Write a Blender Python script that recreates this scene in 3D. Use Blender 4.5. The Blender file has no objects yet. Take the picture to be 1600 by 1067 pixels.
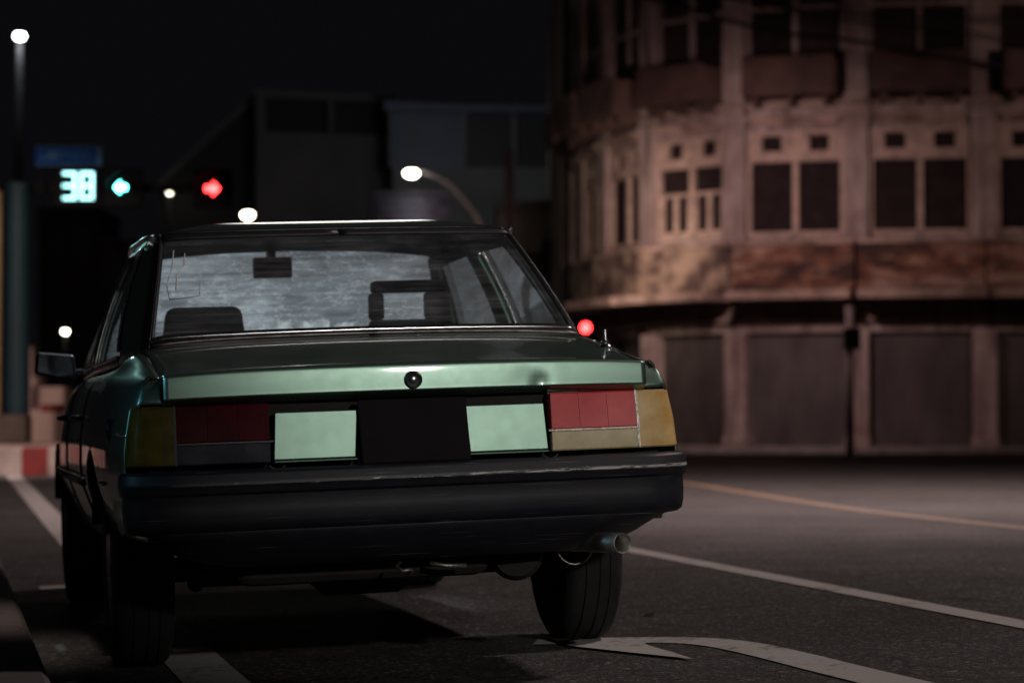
import bpy, bmesh, math, random
from mathutils import Vector, Matrix
random.seed(7)
S = bpy.context.scene
COL = S.collection
R = math.radians

# ------------------------------------------------------------------ camera model
F, CX, CY, HY, H = 3778.0, 800.0, 533.5, 655.0, 0.734
PITCH = math.atan((HY - CY) / F)
def ray(px, py):
    v = Vector(((px - CX) / F, 1.0, -(py - CY) / F))
    c, s = math.cos(PITCH), math.sin(PITCH)
    return Vector((v.x, v.y * c - v.z * s, v.y * s + v.z * c))
def at(px, py, Y):
    r = ray(px, py)
    return Vector((r.x / r.y * Y, Y, H + r.z / r.y * Y))
YAW, ROLL = R(13.26), -0.037
CARX, CARY = -0.258, 6.99
EU = Vector((math.cos(YAW), math.sin(YAW)))
ET = Vector((-math.sin(YAW), math.cos(YAW)))
def uv_of(x, y):
    d = Vector((x - CARX, y - CARY))
    return d.dot(EU), d.dot(ET)
def xy_of(u, t):
    p = Vector((CARX, CARY)) + EU * u + ET * t
    return p.x, p.y
def sstep(a, b, x):
    k = min(1, max(0, (x - a) / (b - a)))
    return k * k * (3 - 2 * k)
def gz(x, y):
    u, t = uv_of(x, y)
    uu = max(-2.0, min(4.0, u))
    if uu < 1.5: z = (uu - 0.765) * 0.037
    else:
        k = (uu - 1.5) / 2.5
        z = (0.735 + 2.5 * (k - k * k / 2)) * 0.037
    f = 1 - sstep(16, 34, y)
    return z * f * (1 if y > -4 else sstep(-10, -4, y))
def ground_at(px, py):
    r = ray(px, py); Y = 10.0
    for _ in range(40):
        p = at(px, py, Y)
        Y = (H - gz(p.x, p.y)) / (-r.z / r.y)
    return at(px, py, Y)

# ------------------------------------------------------------------ object helpers
BASE = {}
def link(o): COL.objects.link(o); return o
def thing(name, label, cat, loc=(0, 0, 0), rot=(0, 0, 0), group=None, local=False):
    o = bpy.data.objects.new(name, None); link(o)
    o.empty_display_size = 0.2
    o.location = loc; o.rotation_euler = rot
    o['label'] = label; o['category'] = cat
    if group: o['group'] = group
    BASE[o] = Vector((0, 0, 0)) if local else Vector(loc)
    return o
def tag(o, label, cat, group=None):
    o['label'] = label; o['category'] = cat
    if group: o['group'] = group
    return o
def obj(name, bm, mats, parent=None, smooth=False, label=None, auto=None):
    me = bpy.data.meshes.new(name)
    off = BASE.get(parent, Vector((0, 0, 0)))
    if off.length > 0: bmesh.ops.translate(bm, verts=bm.verts[:], vec=-off)
    bm.normal_update()
    bm.to_mesh(me); bm.free()
    if not isinstance(mats, (list, tuple)): mats = [mats]
    for m in mats: me.materials.append(m)
    o = bpy.data.objects.new(name, me); link(o)
    if smooth:
        for p in me.polygons: p.use_smooth = True
        if auto: me.set_sharp_from_angle(angle=R(auto))
    if parent: o.parent = parent
    BASE[o] = off
    if label: o['label'] = label
    return o
def struct(name, bm, mats, smooth=False):
    o = obj(name, bm, mats, None, smooth); o['kind'] = 'structure'; return o
def bevel(o, w, seg=2, ang=35):
    m = o.modifiers.new('bevel', 'BEVEL'); m.width = w; m.segments = seg
    m.limit_method = 'ANGLE'; m.angle_limit = R(ang); return o
def solid(o, th, offset=-1, inner=None):
    m = o.modifiers.new('solid', 'SOLIDIFY'); m.thickness = th; m.offset = offset
    if inner: o.data.materials.append(inner); m.material_offset = 1; m.material_offset_rim = 0
    return o
def nb(): return bmesh.new()
def add_hex(bm, pts, mi=0):
    """8 pts: bottom 4 (ccw seen from above) then top 4"""
    v = [bm.verts.new(p) for p in pts]
    for f in ((3, 2, 1, 0), (4, 5, 6, 7), (0, 1, 5, 4), (1, 2, 6, 5), (2, 3, 7, 6), (3, 0, 4, 7)):
        bm.faces.new([v[i] for i in f]).material_index = mi
def add_box(bm, x0, x1, y0, y1, z0, z1, M=None, mi=0):
    p = [Vector(q) for q in ((x0, y0, z0), (x1, y0, z0), (x1, y1, z0), (x0, y1, z0), (x0, y0, z1), (x1, y0, z1), (x1, y1, z1), (x0, y1, z1))]
    if M is not None: p = [M @ q for q in p]
    add_hex(bm, p, mi)
def add_grid(bm, rows, closed=False, flip=False, mi=0):
    V = [[bm.verts.new(p) for p in r] for r in rows]
    for i in range(len(V) - 1):
        n = len(V[i])
        for j in range(n if closed else n - 1):
            a, b, c, d = V[i][j], V[i][(j + 1) % n], V[i + 1][(j + 1) % n], V[i + 1][j]
            try: bm.faces.new((d, c, b, a) if flip else (a, b, c, d)).material_index = mi
            except ValueError: pass
    return V
def add_tube(bm, pts, r, seg=8, caps=True, mi=0):
    pts = [Vector(p) for p in pts]; n = len(pts)
    rs = r if isinstance(r, (list, tuple)) else [r] * n
    rows = []; up = None
    for i in range(n):
        d = (pts[min(i + 1, n - 1)] - pts[max(i - 1, 0)]).normalized()
        if up is None:
            up = Vector((0, 0, 1)) if abs(d.z) < 0.9 else Vector((1, 0, 0))
        a = d.cross(up).normalized(); b = a.cross(d).normalized(); up = b
        rows.append([pts[i] + (a * math.cos(k * 2 * math.pi / seg) + b * math.sin(k * 2 * math.pi / seg)) * rs[i] for k in range(seg)])
    V = add_grid(bm, rows, closed=True, mi=mi)
    if caps:
        for row in (V[0][::-1], V[-1]):
            try: bm.faces.new(row).material_index = mi
            except ValueError: pass
def add_lathe(bm, prof, M=None, seg=40, mi=0):
    """prof: list of (axial, radius); axis = local x"""
    rows = []
    for a, r in prof:
        row = []
        for k in range(seg):
            th = 2 * math.pi * k / seg
            p = Vector((a, r * math.cos(th), r * math.sin(th)))
            row.append(M @ p if M is not None else p)
        rows.append(row)
    add_grid(bm, rows, closed=True, mi=mi)
def add_sphere(bm, c, r, sx=1, sy=1, sz=1, seg=16):
    rows = []
    for i in range(1, seg // 2):
        ph = math.pi * i / (seg // 2)
        rows.append([Vector(c) + Vector((sx * r * math.sin(ph) * math.cos(2 * math.pi * k / seg), sy * r * math.sin(ph) * math.sin(2 * math.pi * k / seg), sz * r * math.cos(ph))) for k in range(seg)])
    V = add_grid(bm, rows, closed=True, flip=True)
    t = bm.verts.new(Vector(c) + Vector((0, 0, sz * r))); b = bm.verts.new(Vector(c) - Vector((0, 0, sz * r)))
    for k in range(seg):
        bm.faces.new((t, V[0][k], V[0][(k + 1) % seg])); bm.faces.new((b, V[-1][(k + 1) % seg], V[-1][k]))
def catmull(P, n):
    """n samples per span"""
    P = [Vector(p) for p in P]; out = []
    for i in range(len(P) - 1):
        p0 = P[i - 1] if i else P[0] * 2 - P[1]
        p1, p2 = P[i], P[i + 1]
        p3 = P[i + 2] if i + 2 < len(P) else P[-1] * 2 - P[-2]
        for k in range(n):
            t = k / n
            out.append(0.5 * ((2 * p1) + (p2 - p0) * t + (2 * p0 - 5 * p1 + 4 * p2 - p3) * t * t + (3 * p1 - p0 - 3 * p2 + p3) * t ** 3))
    out.append(P[-1]); return out
def lerp_tab(tab, x):
    if x <= tab[0][0]: return tab[0][1]
    for (a, va), (b, vb) in zip(tab, tab[1:]):
        if x <= b: return va + (vb - va) * (x - a) / (b - a)
    return tab[-1][1]

# ------------------------------------------------------------------ materials
class NT:
    def __init__(s, name):
        s.m = bpy.data.materials.new(name); s.m.use_nodes = True
        s.t = s.m.node_tree; s.t.nodes.clear()
        s.out = s.t.nodes.new('ShaderNodeOutputMaterial')
    def n(s, typ, **kw):
        nd = s.t.nodes.new(typ)
        for k, v in kw.items():
            if hasattr(nd, k): setattr(nd, k, v)
            else: nd.inputs[k.replace('_', ' ')].default_value = v
        return nd
    def l(s, a, b): s.t.links.new(a, b)
    def coords(s, scale=(1, 1, 1), kind='Object'):
        tc = s.n('ShaderNodeTexCoord'); mp = s.n('ShaderNodeMapping'); mp.inputs['Scale'].default_value = scale
        s.l(tc.outputs[kind], mp.inputs['Vector']); return mp.outputs['Vector']
    def noise(s, vec, scale, detail=5, rough=0.55):
        nd = s.n('ShaderNodeTexNoise'); s.l(vec, nd.inputs['Vector'])
        nd.inputs['Scale'].default_value = scale; nd.inputs['Detail'].default_value = detail; nd.inputs['Roughness'].default_value = rough
        return nd.outputs['Fac']
    def ramp(s, fac, stops):
        nd = s.n('ShaderNodeValToRGB'); s.l(fac, nd.inputs['Fac']); e = nd.color_ramp.elements
        while len(e) < len(stops): e.new(0.5)
        for k, (p, c) in enumerate(stops):
            e[k].position = p; e[k].color = c if isinstance(c, tuple) and len(c) == 4 else ((*c, 1) if isinstance(c, tuple) else (c, c, c, 1))
        return nd.outputs['Color']
    def mix(s, fac, a, b, blend='MIX'):
        nd = s.n('ShaderNodeMix', data_type='RGBA', blend_type=blend)
        for i, v in ((0, fac), (6, a), (7, b)):
            if hasattr(v, 'is_output'): s.l(v, nd.inputs[i])
            else: nd.inputs[i].default_value = (*v, 1) if isinstance(v, tuple) and len(v) == 3 else v
        return nd.outputs[2]
    def math(s, op, a, b=0.0):
        nd = s.n('ShaderNodeMath', operation=op)
        for i, v in ((0, a), (1, b)):
            if hasattr(v, 'is_output'): s.l(v, nd.inputs[i])
            else: nd.inputs[i].default_value = v
        return nd.outputs[0]
    def sep(s, vec):
        nd = s.n('ShaderNodeSeparateXYZ'); s.l(vec, nd.inputs[0]); return nd.outputs
    def bump(s, h, strength, dist=0.01):
        nd = s.n('ShaderNodeBump'); nd.inputs['Strength'].default_value = strength; nd.inputs['Distance'].default_value = dist
        s.l(h, nd.inputs['Height']); return nd.outputs['Normal']
    def bsdf(s, color, rough=0.5, metal=0.0, normal=None, coat=0.0, coat_rough=0.05, spec=0.5):
        b = s.n('ShaderNodeBsdfPrincipled')
        for k, v in (('Base Color', color), ('Roughness', rough), ('Metallic', metal), ('Coat Weight', coat), ('Coat Roughness', coat_rough), ('Specular IOR Level', spec)):
            if hasattr(v, 'is_output'): s.l(v, b.inputs[k])
            else: b.inputs[k].default_value = (*v, 1) if isinstance(v, tuple) else v
        if normal is not None: s.l(normal, b.inputs['Normal'])
        return b.outputs[0]
    def done(s, sh):
        s.l(sh, s.out.inputs['Surface']); return s.m

def simple(name, c1, c2=None, rough=0.5, metal=0.0, scale=6.0, bump=0.0, coat=0.0, rough2=None, stretch=(1, 1, 1), lo=0.35, hi=0.65, spec=0.5, bdist=0.01):
    n = NT(name); v = n.coords(stretch); f = n.noise(v, scale)
    c = n.ramp(f, [(lo, c1), (hi, c2 or tuple(x * 0.75 for x in c1))])
    rr = rough if rough2 is None else n.ramp(n.noise(v, scale * 2.3), [(0.35, rough), (0.65, rough2)])
    nm = n.bump(n.noise(v, scale * 6), bump, bdist) if bump else None
    return n.done(n.bsdf(c, rr, metal, nm, coat, spec=spec))
def emit(name, color, strength):
    n = NT(name); e = n.n('ShaderNodeEmission'); e.inputs[0].default_value = (*color, 1); e.inputs[1].default_value = strength
    return n.done(e.outputs[0])

M = {}
# car paint: metallic green under clear coat with faint dust
n = NT('car_paint'); v = n.coords()
dust = n.ramp(n.noise(v, 9, 8, 0.65), [(0.4, 0.0), (0.75, 1.0)])
col = n.mix(n.math('MULTIPLY', dust, 0.15), (0.195, 0.300, 0.245), (0.205, 0.265, 0.23))
rgh = n.ramp(n.noise(v, 22, 6), [(0.3, 0.385), (0.7, 0.42)])
nmf = n.bump(n.noise(v, 900, 1), 0.05, 0.001)
M['paint'] = n.done(n.bsdf(col, rgh, 0.94, nmf, 0.8, 0.06))
M['black_trim'] = simple('black_trim', (0.012, 0.012, 0.015), (0.02, 0.02, 0.024), 0.45, scale=20)
M['dark_under'] = simple('dark_under', (0.012, 0.011, 0.011), (0.022, 0.018, 0.015), 0.85, scale=12, bump=0.3)
M['rubber'] = simple('rubber', (0.007, 0.007, 0.008), (0.014, 0.013, 0.013), 0.85, scale=18, bump=0.2)
M['chrome'] = simple('chrome', (0.75, 0.75, 0.78), (0.5, 0.5, 0.52), 0.22, 1.0, scale=30)
M['dull_metal'] = simple('dull_metal', (0.45, 0.44, 0.42), (0.22, 0.18, 0.15), 0.42, 0.9, scale=25, bump=0.2)
M['black_chrome'] = simple('worn_black_trim', (0.10, 0.10, 0.12), (0.06, 0.06, 0.07), 0.3, 0.9, scale=20)
M['rim'] = simple('rim', (0.30, 0.30, 0.31), (0.14, 0.14, 0.14), 0.5, 0.8, scale=20)
# bumper: dark plastic, edge scuffed pale
n = NT('bumper_plastic'); v = n.coords(); x, y, z = n.sep(v)
base = n.ramp(n.noise(v, 14, 6), [(0.35, (0.010, 0.010, 0.016)), (0.7, (0.017, 0.0165, 0.023))])
band = n.math('SUBTRACT', 1.0, n.math('MULTIPLY', n.math('ABSOLUTE', n.math('SUBTRACT', z, 0.6005)), 150.0))
vs = n.coords((5, 5, 60)); sc = n.noise(vs, 3.0, 7, 0.7)
xr = n.math('ADD', n.math('MULTIPLY', x, 0.15), 0.0)
scm = n.ramp(n.math('ADD', sc, xr), [(0.55, 0.0), (0.60, 1.0)])
m1 = n.math('MULTIPLY', n.math('MAXIMUM', band, 0.0), scm)
vs2 = n.coords((7, 7, 130)); chips = n.ramp(n.noise(vs2, 2.2, 4, 0.6), [(0.745, 0.0), (0.77, 0.55)])
m2 = n.math('MAXIMUM', m1, chips)
scr = n.ramp(n.noise(n.coords((2.5, 2.5, 220)), 1.5, 3, 0.5), [(0.66, 0.0), (0.72, 0.22)])
m3 = n.math('MAXIMUM', m2, scr)
c = n.mix(m3, base, (0.62, 0.60, 0.60))
M['bumper'] = n.done(n.bsdf(c, 0.5, 0.0, n.bump(n.noise(v, 240, 2), 0.12, 0.002)))
M['plate'] = simple('plate_black', (0.007, 0.005, 0.006), (0.009, 0.007, 0.007), 0.8, scale=8, spec=0.2)
def lens(name, c1, c2, trans, rough, scale=14, spec=0.5, coat=0.35):
    n = NT(name); v = n.coords(); f = n.noise(v, scale, 5)
    c = n.ramp(f, [(0.35, c1), (0.7, c2)])
    w = n.n('ShaderNodeTexWave'); w.bands_direction = 'X'; w.inputs['Scale'].default_value = 60; n.l(v, w.inputs['Vector'])
    p = n.bsdf(c, rough, 0, n.bump(w.outputs['Fac'], 0.08, 0.002), coat, 0.22, spec)
    t = n.n('ShaderNodeBsdfTransparent'); t.inputs[0].default_value = (*[min(1, q * 2.4) for q in c2], 1)
    mx = n.n('ShaderNodeMixShader'); mx.inputs[0].default_value = trans; n.l(p, mx.inputs[1]); n.l(t.outputs[0], mx.inputs[2])
    return n.done(mx.outputs[0])
M['red_faded'] = lens('red_lens_faded', (0.72, 0.05, 0.06), (0.88, 0.09, 0.09), 0.16, 0.42)  # right lamp: faded lenses with the lit side's brightness painted in
M['amber_faded'] = lens('amber_lens_faded', (0.72, 0.42, 0.13), (0.90, 0.66, 0.30), 0.16, 0.40)  # faded amber with the lit side's brightness painted in
M['clear_faded'] = lens('clear_lens_yellowed_lit', (0.62, 0.50, 0.27), (0.85, 0.73, 0.45), 0.16, 0.40)
M['red_dark'] = lens('red_lens_shaded', (0.045, 0.003, 0.008), (0.12, 0.006, 0.012), 0.25, 0.34, 7, 0.06, 0.0)  # left lamp: same lenses with shade painted into darker colours
M['amber_dark'] = lens('amber_lens_shaded', (0.08, 0.05, 0.008), (0.20, 0.14, 0.022), 0.30, 0.34, 14, 0.12, 0.0)
M['clear_dark'] = lens('clear_lens_shaded', (0.035, 0.035, 0.05), (0.085, 0.085, 0.11), 0.35, 0.34, 14, 0.12, 0.0)
M['reflector'] = simple('reflector', (0.75, 0.73, 0.68), (0.6, 0.58, 0.52), 0.35, 0.5, scale=10)
def glass(name, film_col, lo, hi, fmin, fmax, stretch, scale, streak=None, translucent=0.5, tint=(0.9, 0.95, 0.95), wires=False):
    n = NT(name); v = n.coords(stretch); f = n.noise(v, scale, 8, 0.68)
    fac = n.ramp(f, [(lo, fmin), (hi, fmax)])
    if streak is not None:
        f2 = n.ramp(n.noise(n.coords(streak), 1.0, 4, 0.6), [(0.4, 0.55), (0.65, 1.0)])
        fac = n.math('MULTIPLY', fac, f2)
    if wires:
        z = n.sep(n.coords())[2]
        fac = n.math('ADD', fac, n.math('MULTIPLY', n.math('LESS_THAN', n.math('FRACT', n.math('MULTIPLY', z, 36.0)), 0.10), 0.12))
        blot = n.ramp(n.noise(n.coords((3, 3, 9)), 1.3, 6, 0.6), [(0.42, 0.35), (0.7, 1.5)])
        fac = n.math('MULTIPLY', fac, blot)
    if name == 'dusty_windscreen':
        rdg = n.math('ABSOLUTE', n.math('SUBTRACT', n.noise(n.coords((3, 3, 7)), 3.0, 4, 0.6), 0.5))
        fac = n.math('ADD', fac, n.ramp(rdg, [(0.0, 0.30), (0.022, 0.0)]))
        fac = n.math('MULTIPLY', fac, n.ramp(n.noise(n.coords((1.3, 1, 2)), 2.0, 3), [(0.38, 0.6), (0.62, 1.15)]))
    t = n.n('ShaderNodeBsdfTransparent'); t.inputs[0].default_value = (*tint, 1)
    d = n.n('ShaderNodeBsdfDiffuse'); d.inputs[0].default_value = (*film_col, 1)
    tr = n.n('ShaderNodeBsdfTranslucent'); tr.inputs[0].default_value = (*film_col, 1)
    a = n.n('ShaderNodeMixShader'); a.inputs[0].default_value = translucent; n.l(d.outputs[0], a.inputs[1]); n.l(tr.outputs[0], a.inputs[2])
    b = n.n('ShaderNodeMixShader'); n.l(fac, b.inputs[0]); n.l(t.outputs[0], b.inputs[1]); n.l(a.outputs[0], b.inputs[2])
    g = n.n('ShaderNodeBsdfGlossy'); g.inputs['Roughness'].default_value = 0.03
    fr = n.n('ShaderNodeFresnel'); ge = n.n('ShaderNodeNewGeometry')
    n.l(n.math('SUBTRACT', 1.45, n.math('MULTIPLY', ge.outputs['Backfacing'], 1.45 - 1 / 1.45)), fr.inputs[0])
    e = n.n('ShaderNodeMixShader'); n.l(fr.outputs[0], e.inputs[0]); n.l(b.outputs[0], e.inputs[1]); n.l(g.outputs[0], e.inputs[2])
    return n.done(e.outputs[0])
M['glass_rear'] = glass('rear_glass', (0.75, 0.77, 0.80), 0.35, 0.75, 0.09, 0.42, (1.2, 1.2, 26), 3.0, None, 0.65, wires=True)
M['glass_front'] = glass('dusty_windscreen', (0.70, 0.76, 0.82), 0.34, 0.68, 0.28, 0.74, (1.3, 4, 26), 2.4, (2.2, 1, 5), 0.9)
M['glass_side'] = glass('dusty_side_glass', (0.62, 0.72, 0.82), 0.35, 0.7, 0.10, 0.32, (3, 3, 1.2), 2.5, None, 0.6)
M['seat'] = simple('seat_fabric', (0.022, 0.026, 0.03), (0.03, 0.034, 0.038), 0.9, scale=30, bump=0.2)
M['paper'] = simple('paper', (0.62, 0.62, 0.60), (0.5, 0.5, 0.5), 0.8, scale=8)
M['tape'] = simple('tape_residue', (0.8, 0.8, 0.8), (0.7, 0.7, 0.7), 0.6, scale=20)
M['mirror'] = simple('mirror_glass', (0.8, 0.82, 0.85), (0.75, 0.77, 0.8), 0.05, 1.0, scale=3)

# ground
n = NT('asphalt'); v = n.coords()
big = n.noise(v, 0.35, 6, 0.6); fine = n.noise(v, 55, 3, 0.7); vf = n.noise(v, 160, 2)
c = n.ramp(fine, [(0.32, (0.018, 0.017, 0.017)), (0.56, (0.070, 0.066, 0.064)), (0.74, (0.24, 0.225, 0.215))])
c = n.mix(n.ramp(big, [(0.35, 0.0), (0.7, 1.0)]), c, (0.60, 0.56, 0.55), 'MULTIPLY')
pt = n.ramp(n.noise(v, 1.7, 5, 0.6), [(0.52, (1, 1, 1)), (0.66, (0.62, 0.58, 0.55))])
c = n.mix(1.0, c, pt, 'MULTIPLY')
vo = n.n('ShaderNodeTexVoronoi'); vo.feature = 'DISTANCE_TO_EDGE'; vo.inputs['Scale'].default_value = 0.55
wv = n.n('ShaderNodeVectorMath', operation='ADD'); n.l(v, wv.inputs[0])
nz = n.n('ShaderNodeTexNoise'); nz.inputs['Scale'].default_value = 1.5; n.l(v, nz.inputs['Vector']); n.l(nz.outputs['Color'], wv.inputs[1]); n.l(wv.outputs[0], vo.inputs['Vector'])
crack = n.ramp(vo.outputs['Distance'], [(0.0, 0.35), (0.012, 1.0)])
c = n.mix(1.0, c, crack, 'MULTIPLY')
st = n.n('ShaderNodeTexVoronoi'); st.inputs['Scale'].default_value = 75; n.l(v, st.inputs['Vector'])
c = n.mix(1.0, c, n.ramp(n.sep(st.outputs['Color'])[0], [(0.1, 0.55), (0.75, 1.1), (0.97, 2.6)]), 'MULTIPLY')
nm = n.bump(n.math('ADD', n.math('MULTIPLY', fine, 1.0), n.math('MULTIPLY', vf, 0.6)), 1.0, 0.012)
M['asphalt'] = n.done(n.bsdf(c, n.ramp(big, [(0.3, 0.62), (0.7, 0.8)]), 0, nm))
def marking(name, colr, wear=0.5):
    n = NT(name); v = n.coords(); f = n.noise(v, 26, 8, 0.7); g = n.noise(v, 2.2, 4)
    k = n.ramp(n.math('ADD', n.math('MULTIPLY', f, 0.7), n.math('MULTIPLY', g, 0.4)), [(wear - 0.06, (0.07, 0.065, 0.06)), (wear + 0.07, colr)])
    return n.done(n.bsdf(k, 0.7, 0, n.bump(n.noise(v, 60, 3), 0.4, 0.004)))
M['white_mark'] = marking('white_road_paint', (0.46, 0.44, 0.42), 0.44)
M['yellow_mark'] = marking('yellow_road_paint', (0.27, 0.18, 0.10), 0.50)
n = NT('paving_tile'); v = n.coords((1, 1, 1)); br = n.n('ShaderNodeTexBrick'); n.l(v, br.inputs['Vector'])
br.inputs['Scale'].default_value = 1.0; br.inputs['Brick Width'].default_value = 0.4; br.inputs['Row Height'].default_value = 0.2; br.inputs['Mortar Size'].default_value = 0.006
br.inputs['Color1'].default_value = (0.12, 0.09, 0.08, 1); br.inputs['Color2'].default_value = (0.09, 0.09, 0.10, 1); br.inputs['Mortar'].default_value = (0.05, 0.045, 0.04, 1)
c = n.mix(n.ramp(n.noise(v, 7, 6), [(0.35, 0.0), (0.7, 0.6)]), br.outputs['Color'], (0.08, 0.06, 0.05))
M['paving'] = n.done(n.bsdf(c, 0.75, 0, n.bump(n.noise(v, 40, 4), 0.4, 0.005)))
M['concrete'] = simple('concrete', (0.34, 0.31, 0.28), (0.20, 0.18, 0.16), 0.85, scale=3.5, bump=0.4)
M['dark_concrete'] = simple('dark_concrete', (0.10, 0.07, 0.06), (0.06, 0.045, 0.04), 0.9, scale=3, bump=0.4)
M['pink_concrete'] = simple('pink_concrete', (0.52, 0.36, 0.31), (0.38, 0.27, 0.23), 0.85, scale=1.2, bump=0.3)
M['kerb_red'] = simple('kerb_red', (0.24, 0.022, 0.02), (0.15, 0.02, 0.018), 0.7, scale=4, bump=0.3)
M['kerb_white'] = simple('kerb_white', (0.46, 0.38, 0.36), (0.28, 0.23, 0.21), 0.7, scale=4, bump=0.3)
M['teal_paint'] = simple('teal_paint', (0.003, 0.026, 0.036), (0.002, 0.018, 0.026), 0.7, scale=2)
M['yellow_paint'] = simple('yellow_paint', (0.40, 0.30, 0.15), (0.30, 0.22, 0.11), 0.6, scale=2)
M['pole_metal'] = simple('pole_metal', (0.11, 0.11, 0.125), (0.07, 0.07, 0.08), 0.5, 0.4, scale=3)
M['dark_pole'] = simple('dark_pole', (0.03, 0.03, 0.036), (0.022, 0.022, 0.026), 0.7, scale=3, spec=0.2)
M['black_housing'] = simple('black_housing', (0.004, 0.004, 0.0045), (0.006, 0.006, 0.0065), 0.8, scale=8, spec=0.15)
M['sign_blue'] = simple('sign_blue', (0.004, 0.060, 0.26), (0.003, 0.05, 0.20), 0.7, scale=4, spec=0.1)
M['sign_white'] = simple('sign_white', (0.03, 0.13, 0.27), (0.02, 0.10, 0.22), 0.6, scale=4)
# buildings
n = NT('stained_plaster'); v = n.coords()
drip = n.noise(n.coords((2.2, 2.2, 0.35)), 1.6, 7, 0.62); blot = n.noise(v, 0.9, 7, 0.62)
c = n.ramp(drip, [(0.32, (0.15, 0.115, 0.105)), (0.5, (0.40, 0.325, 0.295)), (0.7, (0.54, 0.45, 0.41))])
c = n.mix(n.ramp(blot, [(0.42, 0.0), (0.66, 0.85)]), c, (0.22, 0.155, 0.14))
M['plaster'] = n.done(n.bsdf(c, 0.9, 0, n.bump(blot, 0.4, 0.03)))
n = NT('rusty_parapet'); v = n.coords(); a = n.noise(n.coords((0.8, 0.8, 2.2)), 1.7, 8, 0.65)
c = n.ramp(a, [(0.34, (0.05, 0.025, 0.02)), (0.46, (0.15, 0.065, 0.04)), (0.54, (0.26, 0.13, 0.08)), (0.66, (0.40, 0.28, 0.21)), (0.76, (0.14, 0.07, 0.05))])
pk = n.noise(n.coords((0.5, 0.5, 1.6)), 1.1, 6, 0.6)
c = n.mix(n.ramp(pk, [(0.50, 0.0), (0.60, 0.8)]), c, (0.36, 0.28, 0.23))
c = n.mix(n.ramp(pk, [(0.36, 0.85), (0.45, 0.0)]), c, (0.035, 0.022, 0.02))
M['parapet'] = n.done(n.bsdf(c, 0.9, 0, n.bump(a, 0.6, 0.04)))
M['balcony'] = simple('balcony_boards', (0.13, 0.075, 0.06), (0.07, 0.045, 0.04), 0.9, scale=1.6, bump=0.4)
M['tan_parapet'] = simple('peeling_tan_parapet', (0.36, 0.27, 0.20), (0.09, 0.06, 0.05), 0.9, scale=1.7, bump=0.5, lo=0.42, hi=0.58)
M['ledge'] = simple('ledge_plaster', (0.46, 0.34, 0.28), (0.20, 0.14, 0.11), 0.9, scale=1.3, bump=0.4, lo=0.4, hi=0.62)
M['wood_dark'] = simple('dark_shutter_wood', (0.045, 0.026, 0.022), (0.025, 0.016, 0.014), 0.8, scale=2.5, stretch=(3, 3, 0.6))
M['wood_frame'] = simple('window_frame_wood', (0.55, 0.42, 0.34), (0.36, 0.27, 0.22), 0.8, scale=3)
M['pane_dark'] = simple('old_window_pane', (0.018, 0.013, 0.013), (0.03, 0.02, 0.02), 0.8, scale=3, spec=0.15)
n = NT('roller_shutter'); v = n.coords(); w = n.n('ShaderNodeTexWave'); w.bands_direction = 'Z'; w.inputs['Scale'].default_value = 3.6; n.l(v, w.inputs['Vector'])
c = n.ramp(n.noise(n.coords((1, 1, 0.5)), 1.4, 6), [(0.35, (0.115, 0.10, 0.095)), (0.68, (0.055, 0.047, 0.045))])
M['shutter'] = n.done(n.bsdf(c, 0.6, 0.25, n.bump(w.outputs['Fac'], 0.5, 0.03)))
M['grey_wall'] = simple('grey_wall', (0.20, 0.20, 0.20), (0.15, 0.15, 0.15), 0.9, scale=0.4, bump=0.2)
M['blue_panel'] = simple('blue_panel', (0.08, 0.11, 0.17), (0.06, 0.08, 0.13), 0.5, scale=0.6)
M['pale_wall'] = simple('pale_wall', (0.36, 0.31, 0.30), (0.24, 0.20, 0.19), 0.9, scale=0.8)
M['dark_void'] = simple('dark_opening', (0.02, 0.02, 0.022), (0.028, 0.027, 0.03), 0.6, scale=1)
M['awning'] = simple('awning_metal', (0.20, 0.20, 0.27), (0.12, 0.12, 0.17), 0.5, 0.3, scale=2)
M['cable'] = simple('cable', (0.01, 0.01, 0.01), (0.014, 0.014, 0.014), 0.7, scale=3)
M['lamp_white'] = emit('lamp_white', (0.95, 1.0, 0.97), 14)
M['lamp_warm'] = emit('lamp_warm', (1.0, 0.93, 0.72), 20)
M['led_cyan'] = emit('led_cyan', (0.42, 1.0, 1.0), 3.6)
M['led_green'] = emit('led_green', (0.10, 0.92, 0.74), 30)
M['led_red'] = emit('led_red', (1.0, 0.026, 0.026), 22)

# ------------------------------------------------------------------ ground
def steps(lst):
    out = []
    for a, b, s in lst:
        k = max(1, round((b - a) / s))
        out += [a + (b - a) * i / k for i in range(k)]
    return out + [lst[-1][1]]
xs = steps([(-600, -60, 90), (-60, -12, 4), (-12, 12, 0.25), (12, 60, 4), (60, 600, 90)])
ys = steps([(-200, -10, 38), (-10, 1, 1), (1, 36, 0.25), (36, 80, 4), (80, 1500, 142)])
bm = nb(); add_grid(bm, [[Vector((x, y, gz(x, y))) for x in xs] for y in ys])
struct('road', bm, M['asphalt'], True)

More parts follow.
